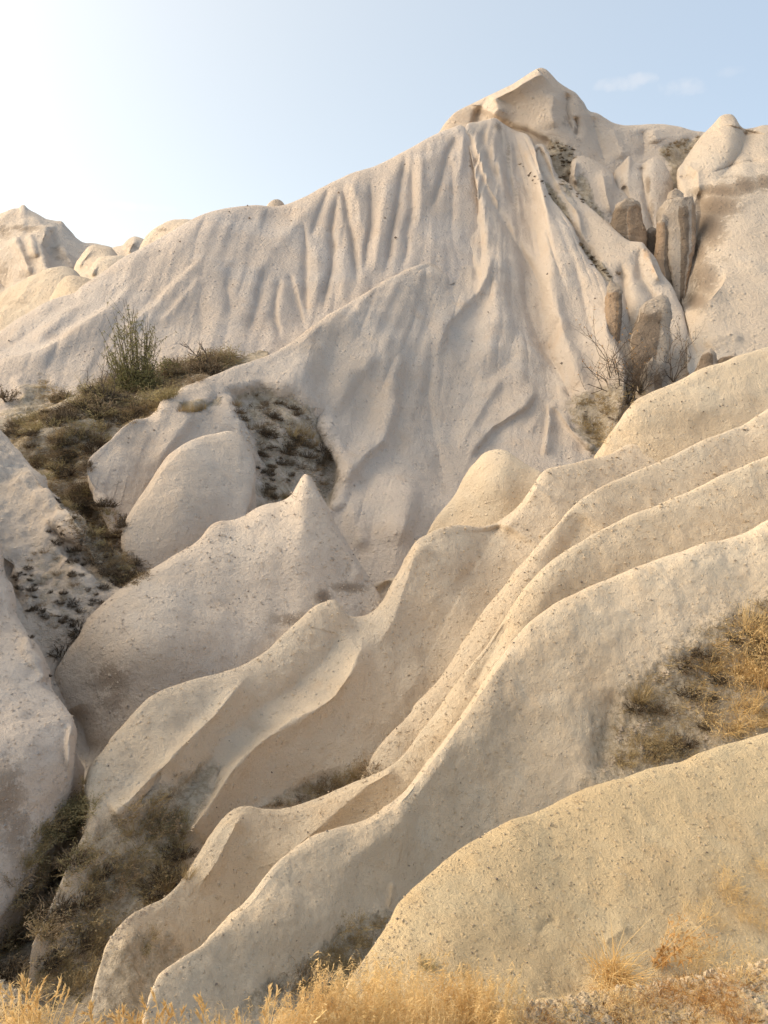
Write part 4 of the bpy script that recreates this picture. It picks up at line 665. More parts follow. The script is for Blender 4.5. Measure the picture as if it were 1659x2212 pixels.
def weed_mesh(mat, n, seed, name='dry_weed', wid=.010, sub=6, spread=.9, hgt=.75):
    """low tangled dead herb: curving stems each with side twigs"""
    r = np.random.default_rng(seed); g = Geo()
    az = r.uniform(0, 6.283, n); rad = .32 * np.sqrt(r.uniform(0, 1, n))
    base = np.stack([np.cos(az) * rad, np.sin(az) * rad, -.03 + 0 * az], -1)
    d = np.stack([np.cos(az) * spread * r.uniform(.1, 1, n) + r.normal(0, .2, n), np.sin(az) * spread * r.uniform(.1, 1, n) + r.normal(0, .2, n), r.uniform(.35, 1, n)], -1)
    P = ribbons(g, base, d, hgt * r.uniform(.5, 1, n), np.full(n, wid), r.uniform(-.1, .4, n), r, 4)
    st = P[:, 1:].reshape(-1, 3); st = np.repeat(st, max(1, sub // 4), 0); m = len(st)
    d2 = r.normal(0, 1, (m, 3)); d2[:, 2] = np.abs(d2[:, 2]) * .7
    P2 = ribbons(g, st, d2, hgt * r.uniform(.12, .34, m), np.full(m, wid * .7), r.uniform(0, .4, m), r, 2)
    tip = P2[:, -1]; m = len(tip); d3 = r.normal(0, 1, (m, 3))
    ribbons(g, tip, d3, r.uniform(.02, .06, m), np.full(m, wid * 1.9), np.zeros(m), r, 1)
    return g.mesh(name, mat)
def oat_mesh(seed, n=16, name='oat_grass'):
    """golden wild oat clump: stems with drooping feathery panicles"""
    r = np.random.default_rng(seed); g = Geo()
    az = r.uniform(0, 6.283, n); rad = .16 * np.sqrt(r.uniform(0, 1, n))
    base = np.stack([np.cos(az) * rad, np.sin(az) * rad, -.05 + 0 * az], -1)
    le = r.uniform(0, .28, n); d = np.stack([np.cos(az) * le, np.sin(az) * le, np.ones(n)], -1)
    ln = r.uniform(.65, 1, n); P = ribbons(g, base, d, ln, np.full(n, .006), r.uniform(0, .12, n), r, 6)
    for q in range(16):                       # spikelets hang from the top third
        s = r.uniform(.55, 1, n); i = np.clip((s * 6).astype(int), 0, 5); f = (s * 6 - i)[:, None]; k = np.arange(n)
        p = P[k, i] * (1 - f) + P[k, i + 1] * f
        dv = r.normal(0, 1, (n, 3)); dv[:, 2] = -.2 + r.uniform(-.5, .5, n)
        ribbons(g, p, dv, r.uniform(.03, .11, n), r.uniform(.006, .013, n), r.uniform(.3, 1.1, n), r, 2)
    b2 = np.repeat(base, 3, 0); m = len(b2); dv = np.stack([r.normal(0, .5, m), r.normal(0, .5, m), np.ones(m)], -1)
    ribbons(g, b2, dv, r.uniform(.2, .5, m), np.full(m, .007), r.uniform(.2, .7, m), r, 3)
    return g.mesh(name, M_GOLD)
def branch_pts(r, p, d, ln, bend=.25, n=6, up=.12):
    pts = [p.copy()]; d = d / np.linalg.norm(d)
    for i in range(n):
        d = d + r.normal(0, bend, 3) * .5 + np.array((0, 0, up)) * .5; d /= np.linalg.norm(d); p = p + d * ln / n; pts.append(p.copy())
    return np.array(pts)
def bare_branches(g, r, p, d, ln, rad, depth, tips, spread=.8, up=.1, kids=3):
    pts = branch_pts(r, p, d, ln, .32, 6, up); tube(g, pts, rad, rad * .5); tips.append(pts[-1]); tips.append(pts[3])
    if depth == 0: return
    for k in range(kids):
        i = int(r.integers(2, 7)); dd = (pts[i] - pts[i - 1]); dd /= np.linalg.norm(dd)
        nd = dd + r.normal(0, spread, 3) * .8; bare_branches(g, r, pts[i], nd, ln * r.uniform(.45, .75), rad * .55, depth - 1, tips, spread, up, kids)
def thing(name, label, cat, loc, group=None, rz=0, s=1.):
    o = bpy.data.objects.new(name, None); COL.objects.link(o); o.location = loc; o.rotation_euler = (0, 0, rz); o.scale = (s, s, s); o.empty_display_size = .2
    return tag(o, label, cat, group)

dg = bpy.context.evaluated_depsgraph_get(); dg.update()
def hit(u, v):
    d = Vector(unproj(u, v, 1.0)).normalized()
    ok, loc, nor, i, ob, m = scn.ray_cast(dg, Vector((0, 0, 0)), d, distance=400)
    return (loc, nor, ob) if ok else None
CACHE = {}
def place(me, u, v, size, label, cat, group=None, tilt=.15, sink=.02, zs=1., name=None, rz=None):
    """size: height in picture units at that distance"""
    h = hit(u, v)
    if h is None: return None
    loc, nor, ob = h; s = size * loc.y / F
    if 'pointed tip above' in ob.get('label', '') and cat in ('weed', 'grass'): return None     # that fin is bare
    o = link(name or me.name.split('.')[0], me)
    o.location = loc - Vector((0, 0, sink * s)); o.scale = (s, s, s * zs)
    ax = Vector((rnd.gauss(0, tilt) + nor.x * .35, rnd.gauss(0, tilt) + nor.y * .35, 1)).normalized()
    q = ax.to_track_quat('Z', 'Y'); o.rotation_mode = 'QUATERNION'; o.rotation_quaternion = q @ Quaternion((0, 0, 1), rz if rz is not None else rnd.uniform(0, 6.28))
    return tag(o, label, cat, group)
def in_poly(u, v, poly):
    c = False; n = len(poly)
    for i in range(n):
        a, b = poly[i], poly[(i + 1) % n]
        if (a[1] > v) != (b[1] > v) and u < (b[0] - a[0]) * (v - a[1]) / (b[1] - a[1]) + a[0]: c = not c
    return c
def sample(poly, n, clump=0., seed=0):
    us = [p[0] for p in poly]; vs = [p[1] for p in poly]; o = []
    r = random.Random(seed); k = 0
    while len(o) < n and k < n * 60:
        k += 1; u, v = r.uniform(min(us), max(us)), r.uniform(min(vs), max(vs))
        if not in_poly(u, v, poly): continue
        if clump and vnoise(np.array([[u / 34., v / 24., seed * 3.1]]), 5)[0] < clump * r.uniform(-.6, .6): continue
        o.append((u, v))
    return o
ONE = []
def clump_mesh(seed, n=150):
    """compact low cushion of dark twigs"""
    r = np.random.default_rng(seed); g = Geo(); az = r.uniform(0, 6.283, n); rad = .38 * np.sqrt(r.uniform(0, 1, n))
    base = np.stack([np.cos(az) * rad, np.sin(az) * rad, np.full(n, -.06)], -1)
    d = np.stack([np.cos(az) * rad * 2.2 + r.normal(0, .35, n), np.sin(az) * rad * 2.2 + r.normal(0, .35, n), r.uniform(.5, 1.2, n)], -1)
    P = ribbons(g, base, d, .75 * r.uniform(.35, 1, n) * (1.15 - rad), np.full(n, .045), r.uniform(0, .3, n), r, 3)
    st = P[:, 2]; ribbons(g, st, r.normal(0, 1, (n, 3)), r.uniform(.08, .25, n), np.full(n, .03), r.uniform(0, .3, n), r, 2)
    return g.mesh('dry_weed', M_DARK)
def stalk_mesh(seed, n=5):
    """a few thick golden stalks with long bent seed heads"""
    r = np.random.default_rng(seed); g = Geo(); base = np.stack([r.normal(0, .07, n), r.normal(0, .07, n), np.full(n, -.05)], -1)
    d = np.stack([r.normal(.12, .28, n), r.normal(0, .15, n), np.ones(n)], -1); ln = r.uniform(.55, 1, n)
    P = ribbons(g, base, d, ln, np.full(n, .015), r.uniform(.05, .45, n), r, 8)
    for k in range(n):
        for q in range(14):
            t = .74 + .26 * q / 14; i = min(int(t * 8), 7); f = t * 8 - i; p = (P[k, i] * (1 - f) + P[k, i + 1] * f)[None]; ax = (P[k, i + 1] - P[k, i]); ax /= np.linalg.norm(ax)
            ribbons(g, p, (ax + r.normal(0, .35, 3))[None], np.array([.055]), np.array([.018]), np.array([.1]), r, 2)
        for q in range(3):
            p = P[k, 1 + q][None]; ribbons(g, p, r.normal(0, 1, (1, 3)) + (0, 0, .5), np.array([r.uniform(.15, .4)]), np.array([.012]), np.array([.7]), r, 4)
    return g.mesh('grass_stalk', M_GOLD)
DK = [clump_mesh(90 + i) for i in range(4)]; SK = [stalk_mesh(95 + i) for i in range(5)]
BR = [tuft_mesh(M_BROWN, 130, 100 + i, lean=.75, droop=.3, wid=.02, br=.28) for i in range(4)]
OL = [weed_mesh(M_OLIVE, 36, 110 + i, name='grass_tuft', wid=.034) for i in range(4)]
WB = [weed_mesh(M_BROWN, 40, 120 + i, wid=.032) for i in range(4)]
WS = [weed_mesh(M_STRAW, 32, 130 + i, wid=.026) for i in range(4)]
ST = [tuft_mesh(M_STRAW, 110, 140 + i, lean=.5, droop=.3, wid=.014, br=.2) for i in range(4)]
GD = [tuft_mesh(M_GOLD, 120, 150 + i, lean=.45, droop=.35, wid=.010, br=.16) for i in range(3)]
WG = [weed_mesh(M_GOLD, 26, 160 + i, wid=.013, hgt=.9, spread=.5) for i in range(4)]
WO = [weed_mesh(M_ORANGE, 34, 170 + i, wid=.010, hgt=.9, spread=.9) for i in range(2)]
OAT = [oat_mesh(180 + i) for i in range(6)]
ORD = ['leftmost', '2nd from left', '3rd from left', '4th from left', '5th from left', '6th from left', '7th from left', '8th from left', '9th from left', '10th from left'] + ['%dth from left' % k if k % 10 > 3 or k < 20 else '%d%s from left' % (k, ['th', 'st', 'nd', 'rd'][k % 10]) for k in range(11, 60)]
ROWS = {1: [''], 2: ['upper', 'lower'], 3: ['upper', 'middle', 'lower'], 4: ['top', 'second', 'third', 'bottom'], 5: ['top', 'second', 'middle', 'fourth', 'bottom'], 6: ['top', 'second', 'third', 'fourth', 'fifth', 'bottom']}
def name_places(items, label, k=0):
    """gives each of a scatter its own label: which row, and where along it"""
    items = [o for o in items if o]
    if not items: return
    def pv(o): x, y, z = o.location; return 1106 - F * (-y * SP + z * CP) / (y * CP + z * SP), 829.5 + F * x / (y * CP + z * SP)
    k = k or max(1, min(6, round(len(items) / 9))); rows = ROWS[k]
    it = sorted(items, key=lambda o: pv(o)[0]); m = -(-len(it) // k)
    for i in range(k):
        row = sorted(it[i * m:(i + 1) * m], key=lambda o: pv(o)[1])
        for j, o in enumerate(row):
            o['label'] = (label + ', ' + ORD[j] + (', ' + rows[i] + ' row' if rows[i] else '')) if len(row) > 1 or k > 1 else label
def joined(name, insts, label):
    """the small rest of a scatter: one object"""
    g = {}
    for me, M in insts:
        if me.name not in g:
            co = np.empty(len(me.vertices) * 3, np.float32); me.vertices.foreach_get('co', co); vi = np.empty(len(me.loops), np.int32); me.loops.foreach_get('vertex_index', vi)
            g[me.name] = (co.reshape(-1, 3), vi.reshape(-1, 4))
    by = {}
    for me, M in insts:
        co, f = g[me.name]; A = np.array(M); mt = me.materials[0]
        G = by.setdefault(mt.name, (Geo(), mt)); G[0].add(co @ A[:3, :3].T + A[:3, 3], f)
    for G, mt in by.values(): tag(link(name, G.mesh(name, mt)), label, kind='stuff')
def region(protos, poly, n, smin, smax, label, cat, group, seed, clump=.6, zs=(.7, 1.1), by_v=None, keep=1.):
    its = []; rest = []
    cand = [(u, v, rnd.uniform(smin, smax) * (by_v(v) if by_v else 1)) for u, v in sample(poly, n, clump, seed)]
    lim = sorted([c[2] for c in cand])[int(len(cand) * (1 - keep))] if cand and 0 < keep < 1 else (-1 if keep >= 1 else 1e9)
    for u, v, s in cand:
        o = place(rnd.choice(protos), u, v, s, label, cat, group, zs=rnd.uniform(*zs))
        if o is None: continue
        if s >= lim: its.append(o)
        else:
            M = Matrix.LocRotScale(o.location, o.rotation_quaternion, o.scale); rest.append((o.data, M)); bpy.data.objects.remove(o)
    name_places(its, label)
    if rest: joined('small_weeds', rest, label)
def litter(name, poly, n, ln, wid, mat, label, seed, clump=.5, up=.6):
    """thatch of dead stems nobody could count"""
    r = np.random.default_rng(seed); pts = []; ds = []
    for u, v in sample(poly, n // 6, clump, seed):
        h = hit(u, v)
        if h:
            s = h[0].y / F
            for k in range(6):
                pts.append(np.array(h[0]) + r.normal(0, 6 * s, 3) * (1, 1, .2)); ds.append(s)
    if not pts: return
    g = Geo(); base = np.array(pts); ds = np.array(ds); m = len(base)
    d = r.normal(0, 1, (m, 3)); d[:, 2] = np.abs(d[:, 2]) * up + .15
    ribbons(g, base, d, ds * ln * r.uniform(.4, 1.2, m), ds * wid, r.uniform(0, .6, m), r, 2)
    tag(link(name, g.mesh(name, mat)), label, kind='stuff')

# 1 the gully above the smooth outcrops
GUL = [(62, 812), (100, 822), (135, 850), (150, 880), (185, 900), (250, 905), (330, 872), (348, 885), (325, 900), (268, 922), (228, 958), (192, 992), (188, 1035), (205, 1072), (248, 1108), (272, 1128), (262, 1168), (300, 1205), (340, 1232), (290, 1275), (240, 1250), (225, 1195), (190, 1150), (150, 1105), (95, 1040), (60, 985), (8, 935), (20, 905), (75, 905), (90, 870), (60, 840)]
litter('ground_cover', GUL, 3200, 15, 1.5, M_BROWN, 'thatch of dead brown stems covering the upper gully', 1, .9)
litter('ground_cover', GUL, 3000, 17, 1.3, M_STRAW, 'paler dry grass mixed through the upper gully', 2, .9)
region(WB + OL + DK + DK, GUL, 140, 24, 44, 'dead brown weed clump in the upper left gully', 'weed', 'brown weed clumps filling the upper gully', 3, keep=.25, clump=1.2)
region(ST, GUL, 50, 18, 34, 'pale straw grass tuft in the upper left gully', 'grass', 'straw tufts in the upper gully', 4, keep=.5)
BUS = [(165, 880), (175, 850), (205, 835), (240, 825), (300, 820), (370, 790), (430, 772), (490, 768), (520, 778), (500, 792), (450, 812), (383, 845), (345, 872), (300, 890), (240, 900), (190, 905)]
litter('ground_cover', BUS, 4500, 20, 1.4, M_BROWN, 'dead brown undergrowth below the tall green shrub', 5, .0)
region(WB + OL + DK, BUS, 70, 36, 60, 'tangled brown bush at the foot of the fluted slope', 'bush', 'brown bushes round the tall green shrub', 6, 0., keep=.35)
region(ST + WS, [(230, 900), (330, 862), (345, 880), (300, 902), (250, 915)], 22, 22, 34, 'ochre dry grass on the lip above smooth outcrop', 'grass', 'ochre tufts along the lip', 7, 0.)
# tall green shrub with upright stems
def tall_shrub():
    h = hit(295, 845); loc = h[0]; s = loc.y / F
    t = thing('tall_shrub', 'tall green leafed shrub with many upright stems against the fluted slope', 'shrub', loc)
    r = np.random.default_rng(5); H = 195 * s; g = Geo(); gl = Geo()
    for k in range(46):
        a = r.uniform(-1, 1); d = np.array((a * .30, r.normal(0, .2), 1.0)); p = np.array((a * 26 * s, r.normal(0, 9 * s), -.3))
        ln = H * r.uniform(.6, 1.12) * (1 - .25 * abs(a)); pts = branch_pts(r, p, d, ln, .16, 8, .05); tube(g, pts, .8 * s, .35 * s)
        for q in range(r.integers(3, 7)):
            i = r.integers(1, 7); b = branch_pts(r, pts[i], np.array((r.normal(0, .7), r.normal(0, .7), .8)), ln * r.uniform(.12, .34), .2, 4, .1); tube(g, b, .45 * s, .2 * s)
            tp = b[r.integers(0, 5, 12)]; m = len(tp); dv = r.normal(0, 1, (m, 3))
            ribbons(gl, tp, dv, s * r.uniform(4, 9, m), np.full(m, 1.7 * s), r.uniform(.1, .6, m), r, 2)
        m = 60; ii = np.clip((r.beta(1.1, 1.5, m) * 8), 0, 7.99); i0 = ii.astype(int); tp = pts[i0] * (1 - (ii - i0))[:, None] + pts[i0 + 1] * (ii - i0)[:, None]
        dv = r.normal(0, 1, (m, 3)); ribbons(gl, tp, dv, s * r.uniform(4, 9, m), np.full(m, 1.8 * s), r.uniform(.1, .6, m), r, 2)
    m = 2600; tp = np.stack([r.normal(0, 24 * s, m), r.normal(0, 14 * s, m), np.abs(r.normal(0, 26 * s, m))], -1); dv = r.normal(0, 1, (m, 3))
    ribbons(gl, tp, dv, s * r.uniform(4, 9, m), np.full(m, 1.6 * s), r.uniform(0, .5, m), r, 2)
    link('stems', g.mesh('stems', M_TWIG), t); link('foliage', gl.mesh('foliage', M_GREEN), t)
tall_shrub()
def bare_shrub(u, v, hpx, label, seed, kids=3, nst=7, spread=.7, lean=0., leaves=0, leafmat=None, depth=3, rad=1.0, up=.1, back=0.):
    h = hit(u, v)
    if h is None: return
    loc = h[0]; s = loc.y / F; r = np.random.default_rng(seed)
    t = thing('bare_shrub', label, 'shrub', loc, 'leafless shrubs')
    g = Geo(); tips = []
    for k in range(nst):
        d = np.array((lean + r.normal(0, spread), r.normal(0, spread * .6) - back, r.uniform(.6, 1.2)))
        bare_branches(g, r, np.array((r.normal(0, 2 * s), r.normal(0, 2 * s), -2 * s)), d, hpx * s * r.uniform(.45, .7), rad * s, depth, tips, .75, up, kids)
    link('branches', g.mesh('branches', M_TWIG), t)
    if leaves:
        gl = Geo(); tp = np.array(tips)[r.integers(0, len(tips), leaves)] + r.normal(0, 1.5 * s, (leaves, 3)); m = leaves
        ribbons(gl, tp, r.normal(0, 1, (m, 3)), s * r.uniform(3, 6, m), np.full(m, 2.4 * s), r.uniform(0, .5, m), r, 2); link('leaves', gl.mesh('leaves', leafmat), t)
bare_shrub(232, 880, 105, 'wide leafless grey shrub sprawling left of the tall green shrub', 21, lean=-.6, spread=.7, nst=7, rad=1.3)
bare_shrub(446, 794, 66, 'small crooked leafless shrub near the fluted slope', 22, nst=5, spread=.7, depth=2, rad=1.5)
bare_shrub(360, 822, 62, 'slender shrub with hanging green leaves right of the tall shrub', 23, nst=4, leaves=160, leafmat=M_GREEN, spread=.4, depth=2)
bare_shrub(1356, 872, 165, 'leafless shrub with a few orange leaves above the cream fin', 24, lean=-.35, nst=12, leaves=190, leafmat=M_ORANGE, spread=.6, rad=1.5)
bare_shrub(1385, 850, 95, 'thicket of thin grey twigs between the two leafless shrubs', 25, nst=22, spread=.5, rad=1.1)
bare_shrub(1452, 824, 120, 'leafless upright shrub beside the pointed pale rock', 26, nst=5, leaves=60, leafmat=M_BROWN, spread=.45, rad=1.4)
bare_shrub(15, 868, 34, 'small dark bush on the pale slope at the left edge', 27, nst=9, leaves=300, leafmat=M_BROWN, spread=.9, depth=2)
# 2 the grassy hollow in the fan slope
HOL = [(500, 862), (545, 850), (600, 862), (650, 885), (690, 925), (712, 975), (730, 1015), (728, 1045), (705, 1080), (640, 1100), (560, 1100), (562, 1050), (565, 1000), (548, 950), (520, 905)]
for (u, v, s) in [(570, 875, 22), (600, 872, 20), (632, 882, 26), (648, 892, 28), (560, 925, 34), (572, 935, 36), (585, 940, 30), (600, 905, 22), (625, 960, 40), (640, 945, 38), (655, 960, 36), (618, 975, 40), (700, 970, 34), (708, 985, 36), (690, 1000, 30), (665, 985, 34), (680, 1015, 30), (698, 1045, 28), (650, 1010, 26), (610, 1000, 24), (575, 985, 20), (585, 1055, 22), (640, 1055, 20), (555, 1010, 14), (575, 1070, 24), (600, 1085, 18), (505, 875, 20), (515, 890, 26), (525, 905, 24), (538, 925, 28)]:
    ONE.append(place(rnd.choice(DK + DK + BR), u, v, s * 1.15, 'dark dead tuft in the hollow behind pointed fin', 'weed', 'dark tufts in the pale hollow', zs=.75))
name_places(ONE, 'dark dead tuft in the hollow behind pointed fin'); ONE = []
for (u, v, s) in [(630, 940, 44), (655, 935, 42), (645, 955, 40), (670, 945, 36), (682, 960, 30), (612, 1079, 26), (617, 1077, 24), (622, 1075, 22), (512, 876, 30)]:
    ONE.append(place(rnd.choice(ST), u, v, s, 'upright tan grass tuft in hollow behind pointed fin', 'grass', 'tan tufts in the pale hollow', zs=1.))
name_places(ONE, 'upright tan grass tuft in hollow behind pointed fin'); ONE = []
litter('ground_cover', HOL, 1500, 10, 1.3, M_BROWN, 'fine dead litter in the pale hollow', 8, .9)
region(DK + BR, HOL, 60, 10, 24, 'small dark tufts in the pale hollow behind the pointed fin', 'weed', 'small dark tufts in the pale hollow', 9, .9, keep=0)
for (u, v, s) in [(392, 888, 26), (402, 889, 30), (412, 889, 30), (422, 888, 28), (432, 886, 26), (440, 883, 22)]:
    ONE.append(place(rnd.choice(ST), u, v, s, 'ochre grass tuft in the notch of the outcrop', 'grass', 'ochre tufts in the outcrop notch', zs=1.))
name_places(ONE, 'ochre grass tuft in the notch of the outcrop'); ONE = []
# 3 the pale slope at the left
for (u, v, s, l) in [(122, 1172, 20, 'round dark weed highest on the pale left slope'), (238, 1238, 36, 'dark matted weed where the pale left slope meets the smooth fin'), (206, 1215, 26, 'dark elongated weed in the middle of the pale left slope'), (158, 1302, 26, 'flat dark weed above the greenish bush on the left slope'),
                     (170, 1362, 40, 'bushy olive weed against the edge of the smooth fin'), (135, 1408, 50, 'large dark olive bush low in the cleft by the smooth fin'), (298, 1218, 18, 'dark little weed near the corner of the rounded outcrop'), (36, 1245, 16, 'thin dark weed by the cracked left flank'), (60, 1228, 16, 'sparse weed by the crack high on the left flank')]:
    place(rnd.choice(DK), u, v, s * 1.2, l, 'weed', zs=.8)
SLP = [(110, 1050), (200, 1150), (260, 1230), (300, 1240), (230, 1290), (180, 1350), (130, 1440), (110, 1470), (60, 1370), (20, 1250), (100, 1170)]
region(DK + DK + WB, SLP, 80, 8, 24, 'small dry weed scattered on the pale left slope', 'weed', 'small weeds on the pale left slope', 10, 1.0, keep=.2)
litter('ground_cover', [(120, 1060), (260, 1170), (330, 1240), (260, 1275), (190, 1200), (140, 1120)], 2600, 13, 1.3, M_BROWN, 'dead litter along the foot of the pale left slope', 11, .8)
# 4 right gully above the cream fin
for (u, v, s, m) in [(1262, 925, 26, WS), (1278, 932, 28, WS), (1285, 918, 22, ST), (1312, 880, 22, ST), (1316, 893, 20, WS), (1264, 900, 12, BR), (1300, 890, 12, BR), (1269, 935, 14, BR), (1289, 950, 16, WB), (1280, 979, 12, BR), (1255, 872, 10, WB), (1312, 896, 12, BR), (1330, 905, 22, WB), (1345, 885, 24, WB)]:
    ONE.append(place(rnd.choice(m), u, v, s, 'dry tuft in the pocket above the cream fin', 'weed', 'tufts in the pocket above the cream fin', zs=.8))
name_places(ONE, 'dry tuft in the pocket above the cream fin'); ONE = []
litter('ground_cover', [(1240, 870), (1350, 830), (1420, 830), (1360, 880), (1300, 970), (1270, 960), (1250, 920)], 1800, 12, 1.3, M_STRAW, 'dry litter in the pocket above the cream fin', 12, .5)
# 5 dark specks of vegetation high under the peak
region(DK + BR, [(1183, 300), (1240, 318), (1246, 345), (1232, 380), (1250, 420), (1290, 440), (1318, 475), (1260, 440), (1210, 400), (1190, 350)], 60, 4, 10, 'tiny dark tuft high in the cleft below the peak', 'weed', 'tiny tufts in the cleft below the peak', 13, .5, keep=0)
region(BR + ST, [(1425, 330), (1450, 308), (1510, 293), (1512, 305), (1480, 335), (1465, 360), (1450, 350)], 34, 5, 11, 'tiny dry tuft in the hollow under the saddle', 'weed', 'tiny tufts under the saddle', 14, .4, keep=0)
region(DK + BR, [(1120, 350), (1150, 375), (1190, 405), (1215, 440), (1190, 425), (1140, 385)], 14, 3, 8, 'tiny dark tuft along the groove right of the fan slope', 'weed', 'tiny tufts along the right groove', 15, .4, keep=0)
region(DK + BR, [(1250, 525), (1275, 545), (1320, 600), (1300, 595), (1262, 560)], 24, 6, 12, 'tiny dark tuft above the reddish rock pillar', 'weed', 'tiny tufts above the reddish pillar', 16, .4, keep=0)
place(BR[0], 1334, 592, 16, 'single dark tuft right of the reddish rock pillar', 'weed')
# 6 lower left gully
VAL = [(92, 1760), (150, 1712), (190, 1712), (200, 1752), (155, 1790), (160, 1830), (230, 1800), (285, 1735), (330, 1712), (372, 1712), (395, 1770), (400, 1850), (418, 1895), (350, 1935), (265, 1975), (225, 2050), (205, 2120), (140, 2210), (70, 2165), (0, 2110), (0, 1975), (40, 1890), (80, 1810)]
bv = lambda v: .65 + .55 * (v - 1700) / 400
litter('ground_cover', VAL, 1500, 20, 2.0, M_OLIVE, 'tangled olive and brown undergrowth in the lower left gully', 17, .3)
litter('ground_cover', VAL, 2400, 32, 1.8, M_STRAW, 'straw coloured stems through the lower left gully', 18, .6)
region(OL + WB + WS + DK, VAL, 64, 44, 86, 'tangled olive brown weed in the lower left gully', 'weed', 'olive brown weeds of the lower left gully', 19, 1., by_v=bv, keep=.35)
region(WS + ST, VAL, 70, 36, 66, 'straw coloured weed in the lower left gully', 'weed', 'straw coloured weeds of the lower left gully', 20, .8, by_v=bv, keep=.4)
region(OL, [(100, 1765), (140, 1715), (195, 1712), (198, 1750), (160, 1790), (110, 1830)], 26, 44, 66, 'dense green brown weed wedged under the left flank', 'weed', 'green brown weeds wedged under the left flank', 21, .5)
for (u, v, s, m, l) in [(400, 1796, 34, BR, 'dark spiky tuft at the root of the rill on the winding fin'), (365, 1720, 24, WB, 'brown dry weed on the eroded flank of the winding fin'), (378, 1675, 14, BR, 'tiny tuft in the upper rill of the winding fin'), (185, 1690, 36, ST, 'thin pale grass stems in the dark cleft'), (310, 2052, 34, OL, 'greenish weed on the rounded lower end of the third fin'), (325, 2020, 40, WS, 'wispy dry weed on the lower end of the third fin')]:
    place(rnd.choice(m), u, v, s, l, 'weed')
# 7 ledge between the winding fin and the third fin
for i, (u, v, s) in enumerate([(600, 1738, 26), (622, 1735, 22), (645, 1728, 24), (662, 1722, 22), (680, 1712, 52), (700, 1706, 60), (712, 1702, 56), (728, 1695, 50), (740, 1690, 46), (756, 1684, 40), (772, 1676, 60), (786, 1668, 64), (796, 1664, 58), (764, 1682, 44), (690, 1712, 40), (578, 1742, 14)]):
    ONE.append(place(rnd.choice(WS + ST + WB), u, v, s, 'dry stalky weed on the ledge behind the third fin', 'weed', 'dry weeds on the ledge behind the third fin', zs=.9))
name_places(ONE, 'dry stalky weed on the ledge behind the third fin'); ONE = []
# 8 bank on the right
BNK = [(1310, 1640), (1340, 1540), (1420, 1440), (1500, 1370), (1600, 1320), (1659, 1290), (1700, 1290), (1700, 1560), (1600, 1585), (1480, 1630), (1380, 1655)]
litter('ground_cover', BNK, 2600, 20, 1.5, M_STRAW, 'dry litter over the bank at the right edge', 22, .9)
litter('ground_cover', [(1480, 1400), (1700, 1300), (1700, 1560), (1560, 1590), (1500, 1500)], 900, 36, 1.5, M_GOLD, 'golden dead stems on the bank at the right edge', 23, .4)
region(WS + WB + DK, BNK, 46, 26, 60, 'brown dry weed on the bank at the right edge', 'weed', 'brown weeds on the right bank', 24, .7, keep=.5)
region(WG + GD, [(1500, 1410), (1659, 1330), (1700, 1400), (1700, 1560), (1560, 1580), (1500, 1540)], 26, 70, 140, 'tall golden weed on the bank at the right edge', 'weed', 'golden weeds on the right bank', 25, .3, keep=.6)
place(ST[1], 1385, 1512, 88, 'bushy straw grass tussock alone on the bank', 'grass', zs=.95)
place(ST[2], 1378, 1510, 72, 'straw tussock tucked behind the bushy one on the bank', 'grass', zs=.95)
region(WG + GD, [(1545, 1590), (1600, 1565), (1659, 1550), (1659, 1575), (1600, 1590)], 16, 34, 50, 'bright golden weed peeping over the nearest fin', 'weed', 'bright weeds over the nearest fin', 26, 0.)
region(WS, [(1310, 1650), (1340, 1600), (1450, 1600), (1440, 1640), (1350, 1665)], 16, 34, 54, 'thin tan weed in the groove above the nearest fin', 'weed', 'thin tan weeds above the nearest fin', 27, 0.)
# 9 groove between the nearest and the second fin
litter('ground_cover', [(620, 2130), (660, 2080), (740, 2030), (830, 1985), (845, 2000), (790, 2070), (750, 2130), (650, 2190)], 2500, 28, 1.5, M_STRAW, 'dry litter in the groove by the nearest fin', 28, .3)
for (u, v, s, m, l) in [(655, 2118, 78, WB, 'dark spiky brown tussock left of the nearest fin'), (662, 2122, 62, BR, 'dense dark clump under the spiky brown tussock'), (592, 2140, 44, BR, 'small dark clump on the foot of the second fin'), (740, 2005, 60, WS, 'hazy ochre weed low on the second fin'), (775, 1998, 54, WS, 'hazy ochre weed close to the nearest fin'), (760, 2040, 50, WS, 'ochre weed down in the groove by the nearest fin'), (815, 1990, 34, WS, 'small ochre weed where the groove narrows'),
                        (915, 2085, 50, ST, 'upright greenish tuft at the foot of the nearest fin'), (925, 2090, 40, OL, 'low olive clump at the foot of the nearest fin'), (1000, 2100, 40, WS, 'sparse dry weed on the foot of the nearest fin')]:
    place(rnd.choice(m), u, v, s, l, 'weed')
# 10 the foreground
FORE = [(560, 2205), (640, 2150), (760, 2120), (900, 2110), (1040, 2115), (1100, 2150), (1090, 2260), (560, 2290)]
def fg(protos, poly, n, smin, smax, label, cat, group, seed, zs=(.8, 1.15)):
    name_places([place(rnd.choice(protos), u, v, rnd.uniform(smin, smax), label, cat, group, zs=rnd.uniform(*zs), tilt=.12) for u, v in sample(poly, n, 0, seed)], label)
fg(OAT, [(600, 2245), (700, 2190), (850, 2170), (1050, 2170), (1110, 2200), (1110, 2330), (600, 2340)], 130, 120, 200, 'golden wild oat clump along the bottom edge', 'grass', 'wild oats along the bottom edge', 31)
fg(GD, [(560, 2260), (700, 2200), (1100, 2190), (1120, 2330), (560, 2340)], 60, 60, 100, 'low golden grass clump between the wild oats', 'grass', 'low golden grass between the oats', 32)
fg(OAT, [(150, 2290), (600, 2262), (600, 2380), (150, 2380)], 10, 130, 190, 'sparse golden oat stalks in the lower left corner', 'grass', 'oat stalks in the lower left corner', 33)
